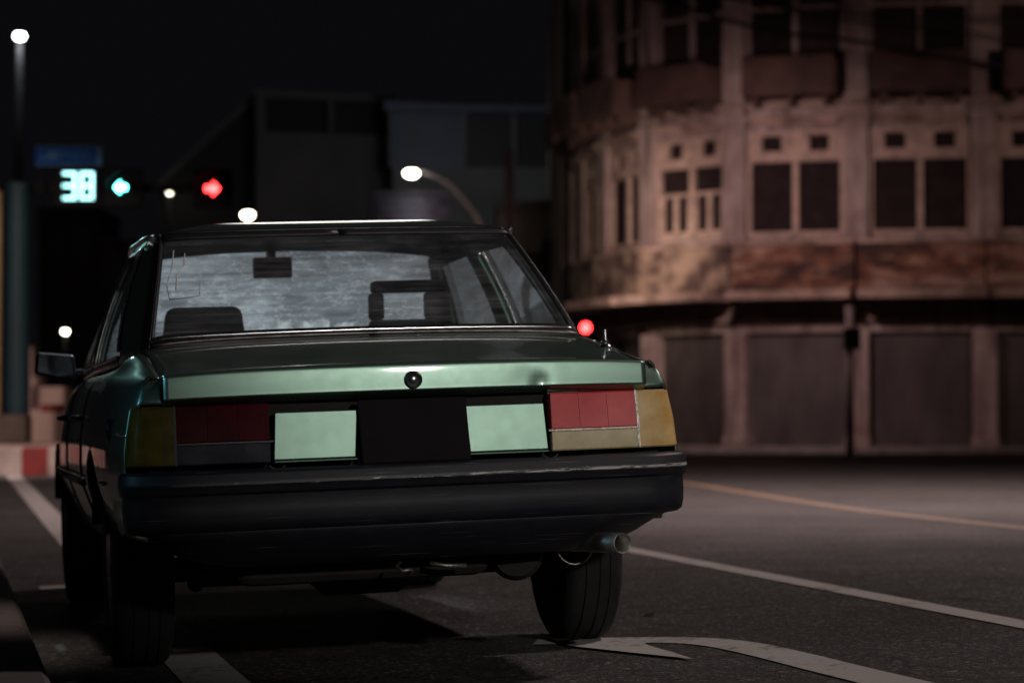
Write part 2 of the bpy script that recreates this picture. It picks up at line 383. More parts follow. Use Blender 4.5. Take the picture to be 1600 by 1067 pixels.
def strip(name, pts, w, mat, dz=0.004):
    """painted line along ground xy points"""
    P = [Vector((p[0], p[1])) for p in pts]
    Q = [P[0]]
    for a, b in zip(P, P[1:]):
        k = max(1, int((b - a).length / 0.2))
        Q += [a + (b - a) * (i + 1) / k for i in range(k)]
    rows = []
    for i, p in enumerate(Q):
        d = (Q[min(i + 1, len(Q) - 1)] - Q[max(0, i - 1)]).normalized(); nrm = Vector((-d.y, d.x))
        rows.append([Vector((q.x, q.y, gz(q.x, q.y) + dz)) for q in (p + nrm * w / 2, p, p - nrm * w / 2)])
    bm = nb(); add_grid(bm, rows, flip=False)
    for f in bm.faces:
        f.normal_update()
        if f.normal.z < 0: f.normal_flip()
    return struct(name, bm, mat, True)
strip('lane_marking', [xy_of(2.16, -4), xy_of(2.165, 13), xy_of(2.0, 17)], 0.125, M['white_mark'])
strip('edge_marking', [xy_of(-0.56, -3), xy_of(-0.545, 6), xy_of(-0.5, 14), xy_of(-0.44, 26), xy_of(-1.2, 30)], 0.19, M['white_mark'])
g1, g2, g3 = ground_at(1060, 753), ground_at(1300, 791), ground_at(1620, 828)
g0 = g1 + (g1 - g2) * 1.2
yl = [(p.x, p.y) for p in catmull([Vector((q.x, q.y)) for q in (g0, g1, g2, g3, g3 + (g3 - g2) * 1.5)], 6)]
strip('centre_marking', yl, 0.15, M['yellow_mark'])
bay = catmull([Vector((g.x, g.y)) for g in (ground_at(*p) for p in ((836, 1004), (900, 1002.5), (1000, 1001), (1085, 1002), (1150, 1009), (1220, 1024), (1300, 1044), (1400, 1068), (1560, 1105)))], 6)
strip('bay_marking', [(p.x, p.y) for p in bay], 0.17, M['white_mark'], 0.004)
# worn wedge of an older mark
bm = nb(); vs_ = [ground_at(*p) for p in ((872, 1006), (890, 1012), (990, 1023), (1085, 1033), (1050, 1022), (1015, 1012), (1000, 1004))]
bm.faces.new([bm.verts.new((p.x, p.y, gz(p.x, p.y) + 0.008)) for p in vs_])
for f in bm.faces:
    f.normal_update()
    if f.normal.z < 0: f.normal_flip()
struct('old_marking', bm, M['white_mark'])
# cross line ahead of the car
strip('cross_marking', [xy_of(-0.9, 4.75), xy_of(1.0, 4.75)], 0.2, M['white_mark'])

# near pavement on the left, with kerb stones
bm = nb(); rows = []
for i in range(60):
    t = -6 + i * 0.4
    bend = 0.0 if t < 6 else -((t - 6) ** 2) * 0.055
    row = []
    for du, dz in ((0.0, -0.12), (0.0, 0.10), (-0.02, 0.118), (-0.14, 0.12), (-1.0, 0.13), (-3, 0.14), (-9, 0.16)):
        x, y = xy_of(-1.065 + bend + du, t)
        kx, ky = xy_of(-1.065 + bend, t)
        row.append(Vector((x, y, gz(kx, ky) + dz)))
    rows.append(row)
add_grid(bm, rows, flip=True)
struct('pavement', bm, M['paving'])

# ------------------------------------------------------------------ THE CAR
car = thing('parked_car', 'old dark green sedan with black bumper parked at the kerb', 'car', (*xy_of(0, 0), -0.765 * 0.037), (0, ROLL, YAW), local=True)
CARM = Matrix.Translation(car.location) @ Matrix.Rotation(YAW, 4, 'Z') @ Matrix.Rotation(ROLL, 4, 'Y')
# plan outline of the right flank from the nose to the tail centre (u, t)
PLAN = [(0.0, 4.46), (0.40, 4.44), (0.68, 4.36), (0.79, 4.18), (0.825, 3.9), (0.85, 3.4), (0.866, 2.7), (0.868, 1.9), (0.867, 1.2), (0.863, 0.8), (0.852, 0.45), (0.838, 0.24), (0.826, 0.13), (0.812, 0.065), (0.79, 0.036), (0.755, 0.027), (0.715, 0.022)]
path = [Vector(p) for p in catmull([Vector((*p, 0)) for p in PLAN], 12)]
# resample evenly-ish (fine)
def resample(P, ds):
    out = [P[0]]; acc = 0
    for a, b in zip(P, P[1:]):
        L = (b - a).length; d = ds - acc
        while d <= L:
            out.append(a + (b - a) * d / L); d += ds
        acc = L - (d - ds)
    out.append(P[-1]); return out
path = resample(path, 0.024)
def normals(P):
    out = []
    for i in range(len(P)):
        d = (P[min(i + 1, len(P) - 1)] - P[max(0, i - 1)]).normalized()
        out.append(Vector((-d.y, d.x, 0)) * -1 if False else Vector((-d.y, d.x, 0)))
    return out
pn = normals(path)
if pn[len(pn) // 2].x < 0: pn = [-q for q in pn]
ZT = [(0.0, 0.905), (0.1, 0.912), (0.3, 0.922), (0.8, 0.938), (2.0, 0.94), (3.0, 0.93), (3.6, 0.89), (4.2, 0.83), (4.46, 0.76)]
PROF = [(0.0, -0.115), (0.06, -0.085), (0.15, -0.058), (0.26, -0.030), (0.36, -0.010), (0.44, -0.002), (0.5, 0.0), (0.62, -0.002), (0.72, -0.010), (0.82, -0.021), (0.885, -0.031), (0.90, -0.0345), (0.94, -0.045), (0.97, -0.058), (1.0, -0.078)]
ZB = 0.35
def off_at(z, t):
    return lerp_tab(PROF, (z - ZB) / (lerp_tab(ZT, t) - ZB))
LAMP_Z = (0.652, 0.828)
def deck_z(t): return lerp_tab([(0.0, 0.918), (0.02, 0.927), (0.06, 0.932), (0.15, 0.944), (0.30, 0.968), (0.45, 0.993), (0.60, 1.015), (0.70, 1.028), (0.9, 1.03)], t)
def crown(u, t): return -0.013 * (u / 0.7) ** 2 - 0.012 * abs(u / 0.715) ** 6
AX = [(1.0, 0.33, 0.365), (3.74, 0.33, 0.36)]   # wheel arch centres (t, z, radius)
bm = nb()
for s in (1, -1):
    V = []
    NV = 44
    for p, nn in zip(path, pn):
        zt = lerp_tab(ZT, p.y); row = []
        zb = 0.44 if p.y < 0.7 else ZB
        zs = [zb + (zt - zb) * k / NV for k in range(NV + 1)]
        for z in zs:
            o_ = off_at(z, p.y)
            q = p + nn * o_; row.append([q.x, q.y, z])
        # turn over the shoulder to deck seam / belt / bonnet edge
        e = row[-1]
        if p.y < 0.82:
            ti = max(p.y, 0.004); ui = 0.717
            zi = deck_z(ti) + crown(0.715, ti)
            k_ = sstep(0.5, 0.82, p.y); ui = 0.715 + 0.025 * k_; zi = zi * (1 - k_) + 0.985 * k_
            if e[0] < ui + 0.01: ui = e[0] - 0.003 if e[0] > 0.72 else 0.7165
        elif p.y < 3.0: ui = 0.735; zi = lerp_tab([(0.8, 0.985), (1.0, 0.966), (3.0, 0.95)], p.y)
        else: ui = max(0.0, e[0] - 0.09); zi = zt + 0.03
        for k in (0.3, 0.65, 1.0):
            a = math.sin(k * math.pi / 2)
            row.append([e[0] + (ui - e[0]) * k, e[1], e[2] + (zi - e[2]) * a])
        V.append(row)
    W = []
    for row in V:
        r2 = []
        for u, t, z in row:
            inside = False
            for at_, az, ar in AX:
                d = math.hypot(t - at_, z - az)
                if d < ar and z < 0.74:
                    inside = True; k = ar / max(d, 1e-4); t = at_ + (t - at_) * k; z = az + (z - az) * k
            r2.append((bm.verts.new((s * u, t, z)), inside, t, z))
        W.append(r2)
    for i in range(len(W) - 1):
        for j in range(len(W[i]) - 1):
            q = [W[i][j], W[i + 1][j], W[i + 1][j + 1], W[i][j + 1]]
            if all(a[1] for a in q): continue
            tm = sum(a[2] for a in q) / 4; zm = sum(a[3] for a in q) / 4
            if tm < 0.105 and LAMP_Z[0] - 0.1 < zm < LAMP_Z[1] : continue
            if zm < ZB - 0.02: continue
            f = [a[0] for a in q]
            if s > 0: f = f[::-1]
            try: bm.faces.new(f)
            except ValueError: pass
bmesh.ops.dissolve_degenerate(bm, dist=0.0006, edges=bm.edges[:])
body = obj('body', bm, M['paint'], car, True, auto=40)
solid(body, 0.006, -1, M['dark_under'])
# wheel housings, floor, rear backing
bm = nb()
for at_, az, ar in AX:
    for s in (1, -1):
        rows = []
        for a in range(18, 163, 9):
            th = R(a); rr = ar - 0.002
            rows.append([Vector((s * q, at_ + rr * math.cos(th), az + rr * math.sin(th))) for q in (0.845, 0.80, 0.50)])
        add_grid(bm, rows, flip=(s < 0))
        add_grid(bm, [[Vector((s * 0.5, at_ + (ar - 0.002) * math.cos(R(a)), az + (ar - 0.002) * math.sin(R(a)))) for a in range(18, 163, 9)], [Vector((s * 0.5, at_ + (ar - 0.002) * math.cos(R(a)), az + 0.1)) for a in range(18, 163, 9)]])
add_box(bm, -0.70, 0.70, 1.45, 3.3, 0.33, 0.37)
add_box(bm, -0.495, 0.495, 0.65, 4.3, 0.34, 0.40)
add_box(bm, -0.755, 0.755, 0.075, 0.10, 0.50, 0.86)      # backing behind lamps
add_box(bm, -0.74, 0.74, 0.10, 0.60, 0.45, 0.48)
add_box(bm, -0.735, 0.735, 1.02, 1.04, 0.40, 0.92)
obj('underbody', bm, M['dark_under'], car)
# lower rear: valance, fuel tank, axle, suspension
def tc(u):
    return 0.022 * (abs(u) / 0.715) ** 2 if abs(u) <= 0.715 else None
full = [Vector((-p.x, p.y, 0)) for p in path if p.y < 0.62][0:] 
right = [(p, nn) for p, nn in zip(path, pn) if p.y < 1.2]
tailc = [Vector((u, 0.022 * (u / 0.715) ** 2, 0)) for u in [0.69 - 0.03 * k for k in range(0, 47)]]
def rear_path(tmax):
    R_ = [p for p in path if p.y < tmax]
    P = R_ + tailc + [Vector((-p.x, p.y, 0)) for p in R_[::-1]]
    N = normals(P)
    if N[0].x < 0: N = [-q for q in N]
    return P, N
P, N = rear_path(0.12)
rows = []
for p, nn in zip(P, N):
    e = min(1, max(0, (abs(p.x) - 0.45) / 0.36)); lift = 0.095 * e * e
    rows.append([p + nn * o_ + Vector((0, 0, z + lift * k)) for o_, z, k in ((-0.004, 0.475, 0), (-0.012, 0.452, 0.1), (-0.03, 0.43, 0.35), (-0.075, 0.385, 0.8), (-0.11, 0.362, 1), (-0.15, 0.352, 1), (-0.26, 0.352, 1))])
bm = nb(); add_grid(bm, rows, flip=True)
solid(obj('rear_valance', bm, M['bumper'], car, True, auto=45), 0.006)
bm = nb()
add_box(bm, -0.50, 0.28, 0.25, 0.66, 0.285, 0.42)
o = obj('fuel_tank', bm, M['dark_under'], car); bevel(o, 0.05, 3)
bm = nb()
add_tube(bm, [(-0.72, 1.0, 0.30), (-0.2, 1.0, 0.30), (-0.12, 1.0, 0.30), (0.12, 1.0, 0.30), (0.2, 1.0, 0.30), (0.72, 1.0, 0.30)], [0.04, 0.045, 0.11, 0.11, 0.045, 0.04], 14)
obj('rear_axle', bm, M['dark_under'], car, True)
for s in (1, -1):
    bm = nb()
    add_tube(bm, [(s * 0.55, 0.95, 0.25), (s * 0.5, 0.75, 0.36), (s * 0.48, 0.6, 0.40)], 0.03, 8)
    add_box(bm, s * 0.45 - 0.10, s * 0.45 + 0.10, 0.90, 1.25, 0.245, 0.32)
    o = obj('suspension', bm, M['dark_under'], car); bevel(o, 0.015)
# exhaust
bm = nb()
add_tube(bm, [(0.40, 0.62, 0.36), (0.46, 0.35, 0.37), (0.53, 0.16, 0.375), (0.575, 0.06, 0.378), (0.605, -0.03, 0.378)], [0.024, 0.024, 0.025, 0.028, 0.028], 20, caps=False)
o = obj('exhaust_pipe', bm, M['dull_metal'], car, True); solid(o, 0.003)
bm = nb(); add_lathe(bm, [(-0.25, 0.0), (-0.25, 0.07), (-0.22, 0.085), (0.2, 0.085), (0.24, 0.07), (0.24, 0.0)], Matrix.Translation((0.40, 0.52, 0.345)) @ Matrix.Rotation(R(80), 4, 'Z'), 24)
obj('muffler', bm, M['dark_under'], car, True, auto=40)
bm = nb(); add_tube(bm, [(0.52 + 0.055 * math.cos(R(a)), 0.20, 0.362 + 0.055 * math.sin(R(a))) for a in range(150, 400, 20)], 0.004, 6)
obj('exhaust_clamp', bm, M['dull_metal'], car, True)
bm = nb()
add_tube(bm, [(-0.03, 0.12, 0.345), (-0.045, 0.10, 0.335), (-0.03, 0.085, 0.322), (-0.005, 0.085, 0.326), (0.0, 0.10, 0.318), (-0.012, 0.11, 0.305)], 0.006, 8)
obj('tow_hook', bm, M['dull_metal'], car, True)
bm = nb()
add_tube(bm, [(0.07, 0.18, 0.335), (0.12, 0.18, 0.325), (0.18, 0.18, 0.322)], 0.007, 8)
obj('brake_line', bm, M['dull_metal'], car, True)

# bumper
P, N = rear_path(0.135)
BP = [(-0.004, 0.640), (0.030, 0.638), (0.044, 0.634), (0.050, 0.627), (0.051, 0.612), (0.055, 0.607), (0.055, 0.597), (0.050, 0.593), (0.048, 0.578), (0.042, 0.572), (0.030, 0.570), (0.028, 0.566), (0.029, 0.53), (0.026, 0.495), (0.016, 0.472), (-0.012, 0.462)]
rows = []
for p, nn in zip(P, N):
    k = (1 - 0.5 * sstep(0.69, 0.80, abs(p.x))) * (1 - 0.7 * sstep(0.085, 0.133, p.y))
    rows.append([p + nn * (o_ * k) + Vector((0, 0, z)) for o_, z in BP])
bm = nb(); add_grid(bm, rows, flip=True)
o = obj('rear_bumper', bm, M['bumper'], car, True, auto=50)
# trunk lid: profile swept across u
LP = [(0.70, 1.028), (0.62, 1.0175), (0.54, 1.006), (0.45, 0.993), (0.36, 0.978), (0.27, 0.963), (0.18, 0.9475), (0.10, 0.937), (0.06, 0.932), (0.03, 0.9285), (0.014, 0.926), (0.009, 0.9235), (0.0066, 0.920), (0.0057, 0.916), (0.0050, 0.911), (0.0033, 0.894), (0.0018, 0.876), (0.0008, 0.862), (0.0002, 0.852), (0.0, 0.8502), (0.0012, 0.8480), (0.005, 0.8450), (0.014, 0.8400), (0.030, 0.832), (0.05, 0.828)]
NU = 96; rows = []
for t0, z0 in LP:
    row = []
    for i in range(NU + 1):
        u = -0.711 + 1.422 * i / NU
        tt = t0 + tc(u) * (1 - t0 / 0.7)
        zz = z0 + crown(u, t0) * (0.6 if t0 < 0.06 else 1)
        if z0 < 0.91: zz = z0 + (zz - z0) * 0.35
        d = math.exp(-(((u - 0.385) / 0.022) ** 2 + ((z0 - 0.856) / 0.02) ** 2)) if t0 < 0.01 else 0
        d2 = math.exp(-(((u - 0.35) / 0.05) ** 2 + ((z0 - 0.872) / 0.03) ** 2)) if t0 < 0.01 else 0
        row.append(Vector((u, tt + 0.0065 * d + 0.002 * d2, zz)))
    rows.append(row)
bm = nb(); add_grid(bm, rows, flip=True)
lid = obj('trunk_lid', bm, M['paint'], car, True, auto=60)
solid(lid, 0.005)
bm = nb(); Mx = Matrix.Translation((0.004, 0.002, 0.8775)) @ Matrix.Rotation(R(-90), 4, 'Z')
add_lathe(bm, [(-0.004, 0.026), (0.006, 0.026), (0.010, 0.022), (0.008, 0.017), (0.005, 0.0)], Mx, 28)
lock = obj('trunk_lock', bm, M['black_trim'], lid, True, auto=40)
bm = nb(); Mx2 = Matrix.Translation((0.004, -0.005, 0.8775)) @ Matrix.Rotation(R(-90), 4, 'Z')
add_lathe(bm, [(-0.002, 0.012), (0.006, 0.012), (0.008, 0.009), (0.008, 0.0)], Mx2, 20)
add_tube(bm, [(0.004 + 0.0245 * math.cos(R(a)), -0.007, 0.8775 + 0.0245 * math.sin(R(a))) for a in range(-120, 31, 10)], 0.0016, 6)
obj('lock_barrel', bm, M['chrome'], car, True, auto=40)
# rear panels and plate
for s in (1, -1):
    bm = nb()
    a, b = (0.158, 0.405)
    ai = 0.168
    y0, y1 = 0.012, 0.05
    add_hex(bm, [(ai, y0 + 0.002, 0.661), (b, y0 + 0.006, 0.661), (b, y1, 0.661), (ai, y1, 0.661), (a, y0 + 0.012, 0.797), (b - 0.008, y0 + 0.016, 0.797), (b - 0.008, y1, 0.797), (a, y1, 0.797)])
    add_hex(bm, [(ai - 0.004, 0.002, 0.6535), (b, 0.006, 0.6535), (b, 0.05, 0.6535), (ai - 0.004, 0.05, 0.6535), (ai - 0.002, 0.004, 0.660), (b, 0.008, 0.660), (b, 0.05, 0.660), (ai - 0.002, 0.05, 0.660)])
    if s < 0:
        for vv in bm.verts: vv.co.x *= -1
        bmesh.ops.reverse_faces(bm, faces=bm.faces[:])
    o = obj('rear_panel', bm, M['paint'], car); bevel(o, 0.003, 2)
bm = nb()
add_hex(bm, [(-0.150, -0.006, 0.640), (0.168, -0.006, 0.640), (0.165, 0.03, 0.640), (-0.148, 0.03, 0.640), (-0.160, 0.0, 0.824), (0.158, 0.0, 0.824), (0.155, 0.03, 0.824), (-0.157, 0.03, 0.824)])
o = obj('licence_plate', bm, M['plate'], car, label='blank black licence plate'); bevel(o, 0.004)
# tail lights
lampP = [p for p in path if p.y < 0.13] + [Vector((u, tc(u), 0)) for u in [0.70 - 0.015 * k for k in range(0, 21)]]
lampN = normals(lampP)
if lampN[0].x < 0: lampN = [-q for q in lampN]
def lamp_block(bm, s, ua, ub, z0, z1, outw, depth, tmax=0.105):
    """block of lens between |u| ua<ub following the tail outline"""
    L = [(p, nn) for p, nn in zip(lampP, lampN) if p.y < tmax]
    sel = [q for q in L if ua + 0.0004 < q[0].x < ub - 0.0004]
    def lamp_cut(u):
        for (p, n1), (q, n2) in zip(L, L[1:]):
            if q.x <= u <= p.x:
                k = (p.x - u) / max(1e-6, p.x - q.x); return [(p.lerp(q, k), n1.lerp(n2, k).normalized())]
        return []
    sel = lamp_cut(ub) + sel + lamp_cut(ua)
    zz = [z0, z0 + 0.004, (z0 + z1) / 2, z1 - 0.004, z1]
    front = []
    for k, (p, nn) in enumerate(sel):
        row = []
        for j, z in enumerate(zz):
            o_ = off_at(z, max(p.y, 0.03)) * (1 if p.x > 0.6 else 0.25 + 0.75 * sstep(0.35, 0.6, p.x)) + outw - (0.004 if j in (0, 4) else 0)
            q = p + nn * o_; row.append(Vector((s * q.x, q.y, z)))
        front.append(row)
    back = [[Vector((q.x - s * nn.x * depth, q.y - nn.y * depth, q.z)) for q in row] for row, (p, nn) in zip(front, sel)]
    V = add_grid(bm, front, flip=(s > 0)); B = add_grid(bm, back, flip=(s < 0))
    loopF = V[0] + [r[-1] for r in V[1:-1]] + V[-1][::-1] + [r[0] for r in V[1:-1]][::-1]
    loopB = B[0] + [r[-1] for r in B[1:-1]] + B[-1][::-1] + [r[0] for r in B[1:-1]][::-1]
    for i in range(len(loopF)):
        j = (i + 1) % len(loopF)
        try: bm.faces.new((loopF[i], loopF[j], loopB[j], loopB[i]) if s < 0 else (loopF[j], loopF[i], loopB[i], loopB[j]))
        except ValueError: pass
for s, tone, lab in ((1, 'faded', 'pale faded tail light, lit tone painted in'), (-1, 'dark', 'dark tail light, shade painted in')):  # right side takes the lit lens colours, left side the shaded copies
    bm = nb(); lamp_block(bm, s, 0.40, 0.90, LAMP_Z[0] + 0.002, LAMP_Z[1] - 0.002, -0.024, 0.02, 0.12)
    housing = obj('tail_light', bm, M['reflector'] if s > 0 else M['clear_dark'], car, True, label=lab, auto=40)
    zs = 0.716
    bm = nb()
    for a, b in ((0.415, 0.5022), (0.5034, 0.5905), (0.5917, 0.680)):
        lamp_block(bm, s, a, b, zs + 0.001, LAMP_Z[1] - 0.003, 0.0, 0.012)
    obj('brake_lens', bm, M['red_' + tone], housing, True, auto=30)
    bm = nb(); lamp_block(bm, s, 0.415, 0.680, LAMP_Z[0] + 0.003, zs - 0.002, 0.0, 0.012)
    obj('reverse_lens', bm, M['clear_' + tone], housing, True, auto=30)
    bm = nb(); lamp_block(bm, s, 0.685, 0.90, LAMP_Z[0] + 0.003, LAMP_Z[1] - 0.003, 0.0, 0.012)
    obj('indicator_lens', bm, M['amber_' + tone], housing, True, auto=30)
    bm = nb()
    lamp_block(bm, s, 0.679, 0.686, LAMP_Z[0], LAMP_Z[1] + 0.001, 0.003, 0.02)
    lamp_block(bm, s, 0.405, 0.680, zs - 0.002, zs + 0.001, 0.002, 0.012)
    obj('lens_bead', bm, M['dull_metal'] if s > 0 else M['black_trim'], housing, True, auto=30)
    for c_, r_ in (((s * 0.735, 0.062, 0.715), 0.016), ((s * 0.58, 0.041, 0.684), 0.013), ((s * 0.64, 0.044, 0.76), 0.014)):
        bm = nb(); add_sphere(bm, c_, r_); obj('bulb', bm, M['reflector'], housing, True)
    # small clip under the inner lamp corner
    bm = nb(); add_tube(bm, [(s * 0.40 + 0.022 * math.cos(R(a)), -0.02, 0.648 + 0.012 * math.sin(R(a))) for a in range(180, 361, 20)], 0.003, 6)
    obj('trim_clip', bm, M['black_trim'], car, True)

# ---- greenhouse
belt = [(0.0, 0.70, 1.030), (0.35, 0.70, 1.027), (0.62, 0.705, 1.020), (0.69, 0.73, 1.006), (0.745, 0.83, 0.985), (0.768, 1.02, 0.966), (0.785, 1.5, 0.958), (0.788, 2.2, 0.952), (0.775, 2.88, 0.944), (0.72, 3.04, 0.946), (0.40, 3.16, 0.952), (0.0, 3.2, 0.955)]
roofl = [(0.0, 1.26, 1.410), (0.30, 1.262, 1.409), (0.53, 1.27, 1.405), (0.592, 1.29, 1.399), (0.618, 1.36, 1.392), (0.622, 1.46, 1.395), (0.620, 1.72, 1.398), (0.618, 2.1, 1.400), (0.585, 2.42, 1.385), (0.54, 2.47, 1.398), (0.30, 2.45, 1.418), (0.0, 2.44, 1.425)]
K = 8
bl = catmull(belt, K); rl = catmull(roofl, K)
iC0, iC1 = 3 * K + 1, 5 * K - 1      # C pillar index range
iB, iB2 = 6 * K + 4, 6 * K + 6       # B pillar
iA0, iA1 = 8 * K, 8 * K + 5      # A pillar
def gh(i, k, bulge=0.02):
    a, b = bl[i], rl[i]; p = a.lerp(b, k)
    c = Vector((0, 1.9, p.z)); d = (Vector((p.x, p.y, 0)) - Vector((0, 1.9, 0)))
    back = Vector((0, -1, 0.3)); fore = Vector((0, 1, 0.3)); side = Vector((1, 0, 0))
    a_ = sstep(iC0 + 1, iC1, i); b_ = sstep(iA0, iA1, i)
    out = back.lerp(side, a_) if i < 6 * K else side.lerp(fore, b_)
    return p + out * (bulge * 4 * k * (1 - k))
def gh_panel(bm, i0, i1, k0, k1, s, nk=8, push=0.0):
    rows = []
    for j in range(nk + 1):
        k = k0 + (k1 - k0) * j / nk
        rows.append([Vector((s * (gh(i, k).x), gh(i, k).y, gh(i, k).z)) for i in range(i0, i1 + 1)])
    add_grid(bm, rows, flip=(s < 0))
nL = len(bl) - 1
# pillars
bm = nb()
for s in (1, -1):
    gh_panel(bm, iC0, iC1, 0, 1, s)
    gh_panel(bm, iB, iB2, 0, 1, s)
    gh_panel(bm, iA0, iA1, 0, 1, s)
    gh_panel(bm, iC1, iA0, 0.0, 0.055, s, 2)
    gh_panel(bm, iC1, iA0, 0.92, 1.0, s, 2)
o = obj('pillar_frame', bm, M['paint'], car, True, auto=50); solid(o, 0.03, -1, M['seat'])
# roof skin
def zroof(u, t): return 1.467 - 0.058 * (abs(u) / 0.62) ** 4.5 - 0.032 * (abs(t - 1.85) / 0.6) ** 2.2
bm = nb()
for s in (1, -1):
    rows = []
    for j in range(0, 15):
        q = j / 14
        rr = []
        for i in range(nL + 1):
            p = rl[i]; c = Vector((0, 1.85, 1.445))
            w = p.lerp(Vector((p.x * (1 - q), p.y + (1.85 - p.y) * q, p.z)), 1)
            h = zroof(w.x, w.y) + (p.z - zroof(p.x, p.y)) * (1 - q) ** 4
            rr.append(Vector((s * w.x, w.y, h)))
        rows.append(rr)
    add_grid(bm, rows, flip=(s < 0))
bmesh.ops.remove_doubles(bm, verts=bm.verts[:], dist=0.0005)
roof = obj('roof', bm, M['paint'], car, True, auto=60); solid(roof, 0.012, -1, M['seat'])
# drip rails
for s in (1, -1):
    bm = nb()
    add_tube(bm, [Vector((s * (rl[i].x + 0.012), rl[i].y, rl[i].z + 0.004)) for i in range(4 * K - 5, 8 * K + 3)], 0.009, 8)
    obj('drip_rail', bm, M['chrome'], car, True)
# rear window: glass + rubber + bright trim
bm = nb(); rows = []
for s in (1, -1): gh_panel(bm, 0, iC0, 0.06, 0.955, s, 10)
bmesh.ops.remove_doubles(bm, verts=bm.verts[:], dist=0.0005)
rw = obj('rear_window', bm, M['glass_rear'], car, True)
bm = nb()
for s in (1, -1):
    gh_panel(bm, 0, iC0, -0.03, 0.06, s, 2); gh_panel(bm, 0, iC0, 0.93, 1.0, s, 2); gh_panel(bm, iC0 - 3, iC0 + 1, 0.0, 1.0, s, 8)
o = obj('window_seal', bm, M['black_trim'], rw, True); solid(o, 0.012, 0.3)
def outer(i, k, s, d=0.012):
    p = gh(i, k); return Vector((s * p.x, p.y - d, p.z + d * 0.4))
bm = nb()
add_tube(bm, [outer(i, 0.035, -1) for i in range(iC0 - 2, -1, -1)] + [outer(i, 0.035, 1) for i in range(1, iC0 - 1)], 0.0055, 8)
obj('window_trim', bm, M['chrome'], rw, True)
bm = nb()
for s in (1, -1):
    add_tube(bm, [outer(iC0 - 1, k / 12, s) for k in range(0, 13)], 0.0028, 6)
add_tube(bm, [outer(i, 0.985, -1) for i in range(iC0 - 2, -1, -1)] + [outer(i, 0.985, 1) for i in range(1, iC0 - 1)], 0.0025, 6)
obj('window_trim', bm, M['black_chrome'], rw, True)
bm = nb()
add_tube(bm, [(u, 0.695, 1.037 + crown(u, 0.7)) for u in [-0.68 + 0.04 * k for k in range(35)]], 0.0035, 6)
obj('scuttle_trim', bm, M['dull_metal'], car, True)
# windscreen and side glass
bm = nb()
for s in (1, -1): gh_panel(bm, iA1, nL, 0.0, 1.0, s, 8)
bmesh.ops.remove_doubles(bm, verts=bm.verts[:], dist=0.0005)
obj('windscreen', bm, M['glass_front'], car, True)
for s in (1, -1):
    for a, b in ((iC1, iB), (iB2, iA0)):
        bm = nb(); gh_panel(bm, a, b, 0.05, 0.93, s, 8)
        o = obj('side_window', bm, M['glass_side'], car, True)
# bright frames of the side windows
for s in (1, -1):
    for a, b in ((iC1, iB), (iB2, iA0)):
        bm = nb()
        def sd(i, k): p = gh(i, k); return Vector((s * (p.x + 0.005), p.y, p.z))
        lp = [sd(a, k / 10) for k in range(1, 10)] + [sd(i, 0.925) for i in range(a, b + 1)] + [sd(b, k / 10) for k in range(9, 0, -1)] + [sd(i, 0.055) for i in range(b, a - 1, -1)]
        add_tube(bm, lp, 0.006, 6); obj('window_frame', bm, M['chrome'], car, True)
# tape residue and a dark sticker on the rear glass
def on_glass(px, py):
    r = ray(px, py); inv = CARM.inverted(); o_ = inv @ Vector((0, 0, H)); d_ = inv.to_3x3() @ r
    best = None
    for i in range(0, iC0):
        for sg in (1, -1):
            for k in range(0, 60):
                p = gh(i, k / 60); p = Vector((sg * p.x, p.y, p.z)); v = p - o_; dd = (v - d_ * v.dot(d_) / d_.dot(d_)).length
                if best is None or dd < best[0]: best = (dd, p)
    return best[1] + Vector((0, -0.004, 0.002))
for pts in (((269, 393), (266, 420), (263, 445), (262, 470)), ((289, 396), (284, 415), (279, 432), (275, 452)), ((262, 470), (285, 467), (306, 464), (309, 442))):
    bm = nb(); add_tube(bm, [on_glass(*p) for p in pts], 0.0022, 5); obj('tape_residue', bm, M['tape'], rw, True)
# door seams, moulding, handles, fuel flap on both flanks
def flank(t, z, s, d=0.0):
    for p, nn in zip(path, pn):
        if p.y <= t:
            q = p + nn * (off_at(z, t) + d); return Vector((s * q.x, t, z))
for s in (1, -1):
    bm = nb()
    add_tube(bm, [flank(t, 0.585, s, 0.004) for t in [1.42 + 0.1 * k for k in range(20)]], 0.016, 8)
    obj('side_moulding', bm, M['bumper'], car, True)
    bm = nb()
    add_tube(bm, [flank(t, 0.600, s, 0.006) for t in [0.50, 0.56, 0.62]], 0.006, 6)
    add_tube(bm, [flank(t, 0.603, s, 0.010) for t in [1.42 + 0.1 * k for k in range(20)]], 0.004, 6)
    obj('side_trim', bm, M['chrome'], car, True)
    for tt in (1.50, 2.42):
        bm = nb(); add_tube(bm, [flank(tt + (0.10 * max(0, (0.5 - z)) if tt < 2 else 0), z, s, 0.001) for z in [0.38 + 0.03 * k for k in range(19)]], 0.004, 5)
        obj('door_seam', bm, M['black_trim'], car, True)
    for tt in (1.58, 2.50):
        bm = nb(); add_tube(bm, [flank(tt, 0.80, s, 0.004), flank(tt + 0.03, 0.80, s, 0.03), flank(tt + 0.15, 0.80, s, 0.03), flank(tt + 0.18, 0.80, s, 0.004)], 0.011, 8)
        obj('door_handle', bm, M['black_trim'], car, True)
bm = nb(); c_ = flank(0.42, 0.76, -1, 0.004)
add_lathe(bm, [(-0.003, 0.0), (-0.006, 0.03), (-0.002, 0.036), (0.006, 0.037)], Matrix.Translation(c_), 24)
obj('fuel_cap', bm, M['black_trim'], car, True)
bm = nb(); add_tube(bm, [flank(0.10 + 0.05 * k, 0.745 + 0.002 * k, -1, 0.003) for k in range(5)], 0.004, 6)
obj('fender_trim', bm, M['chrome'], car, True)
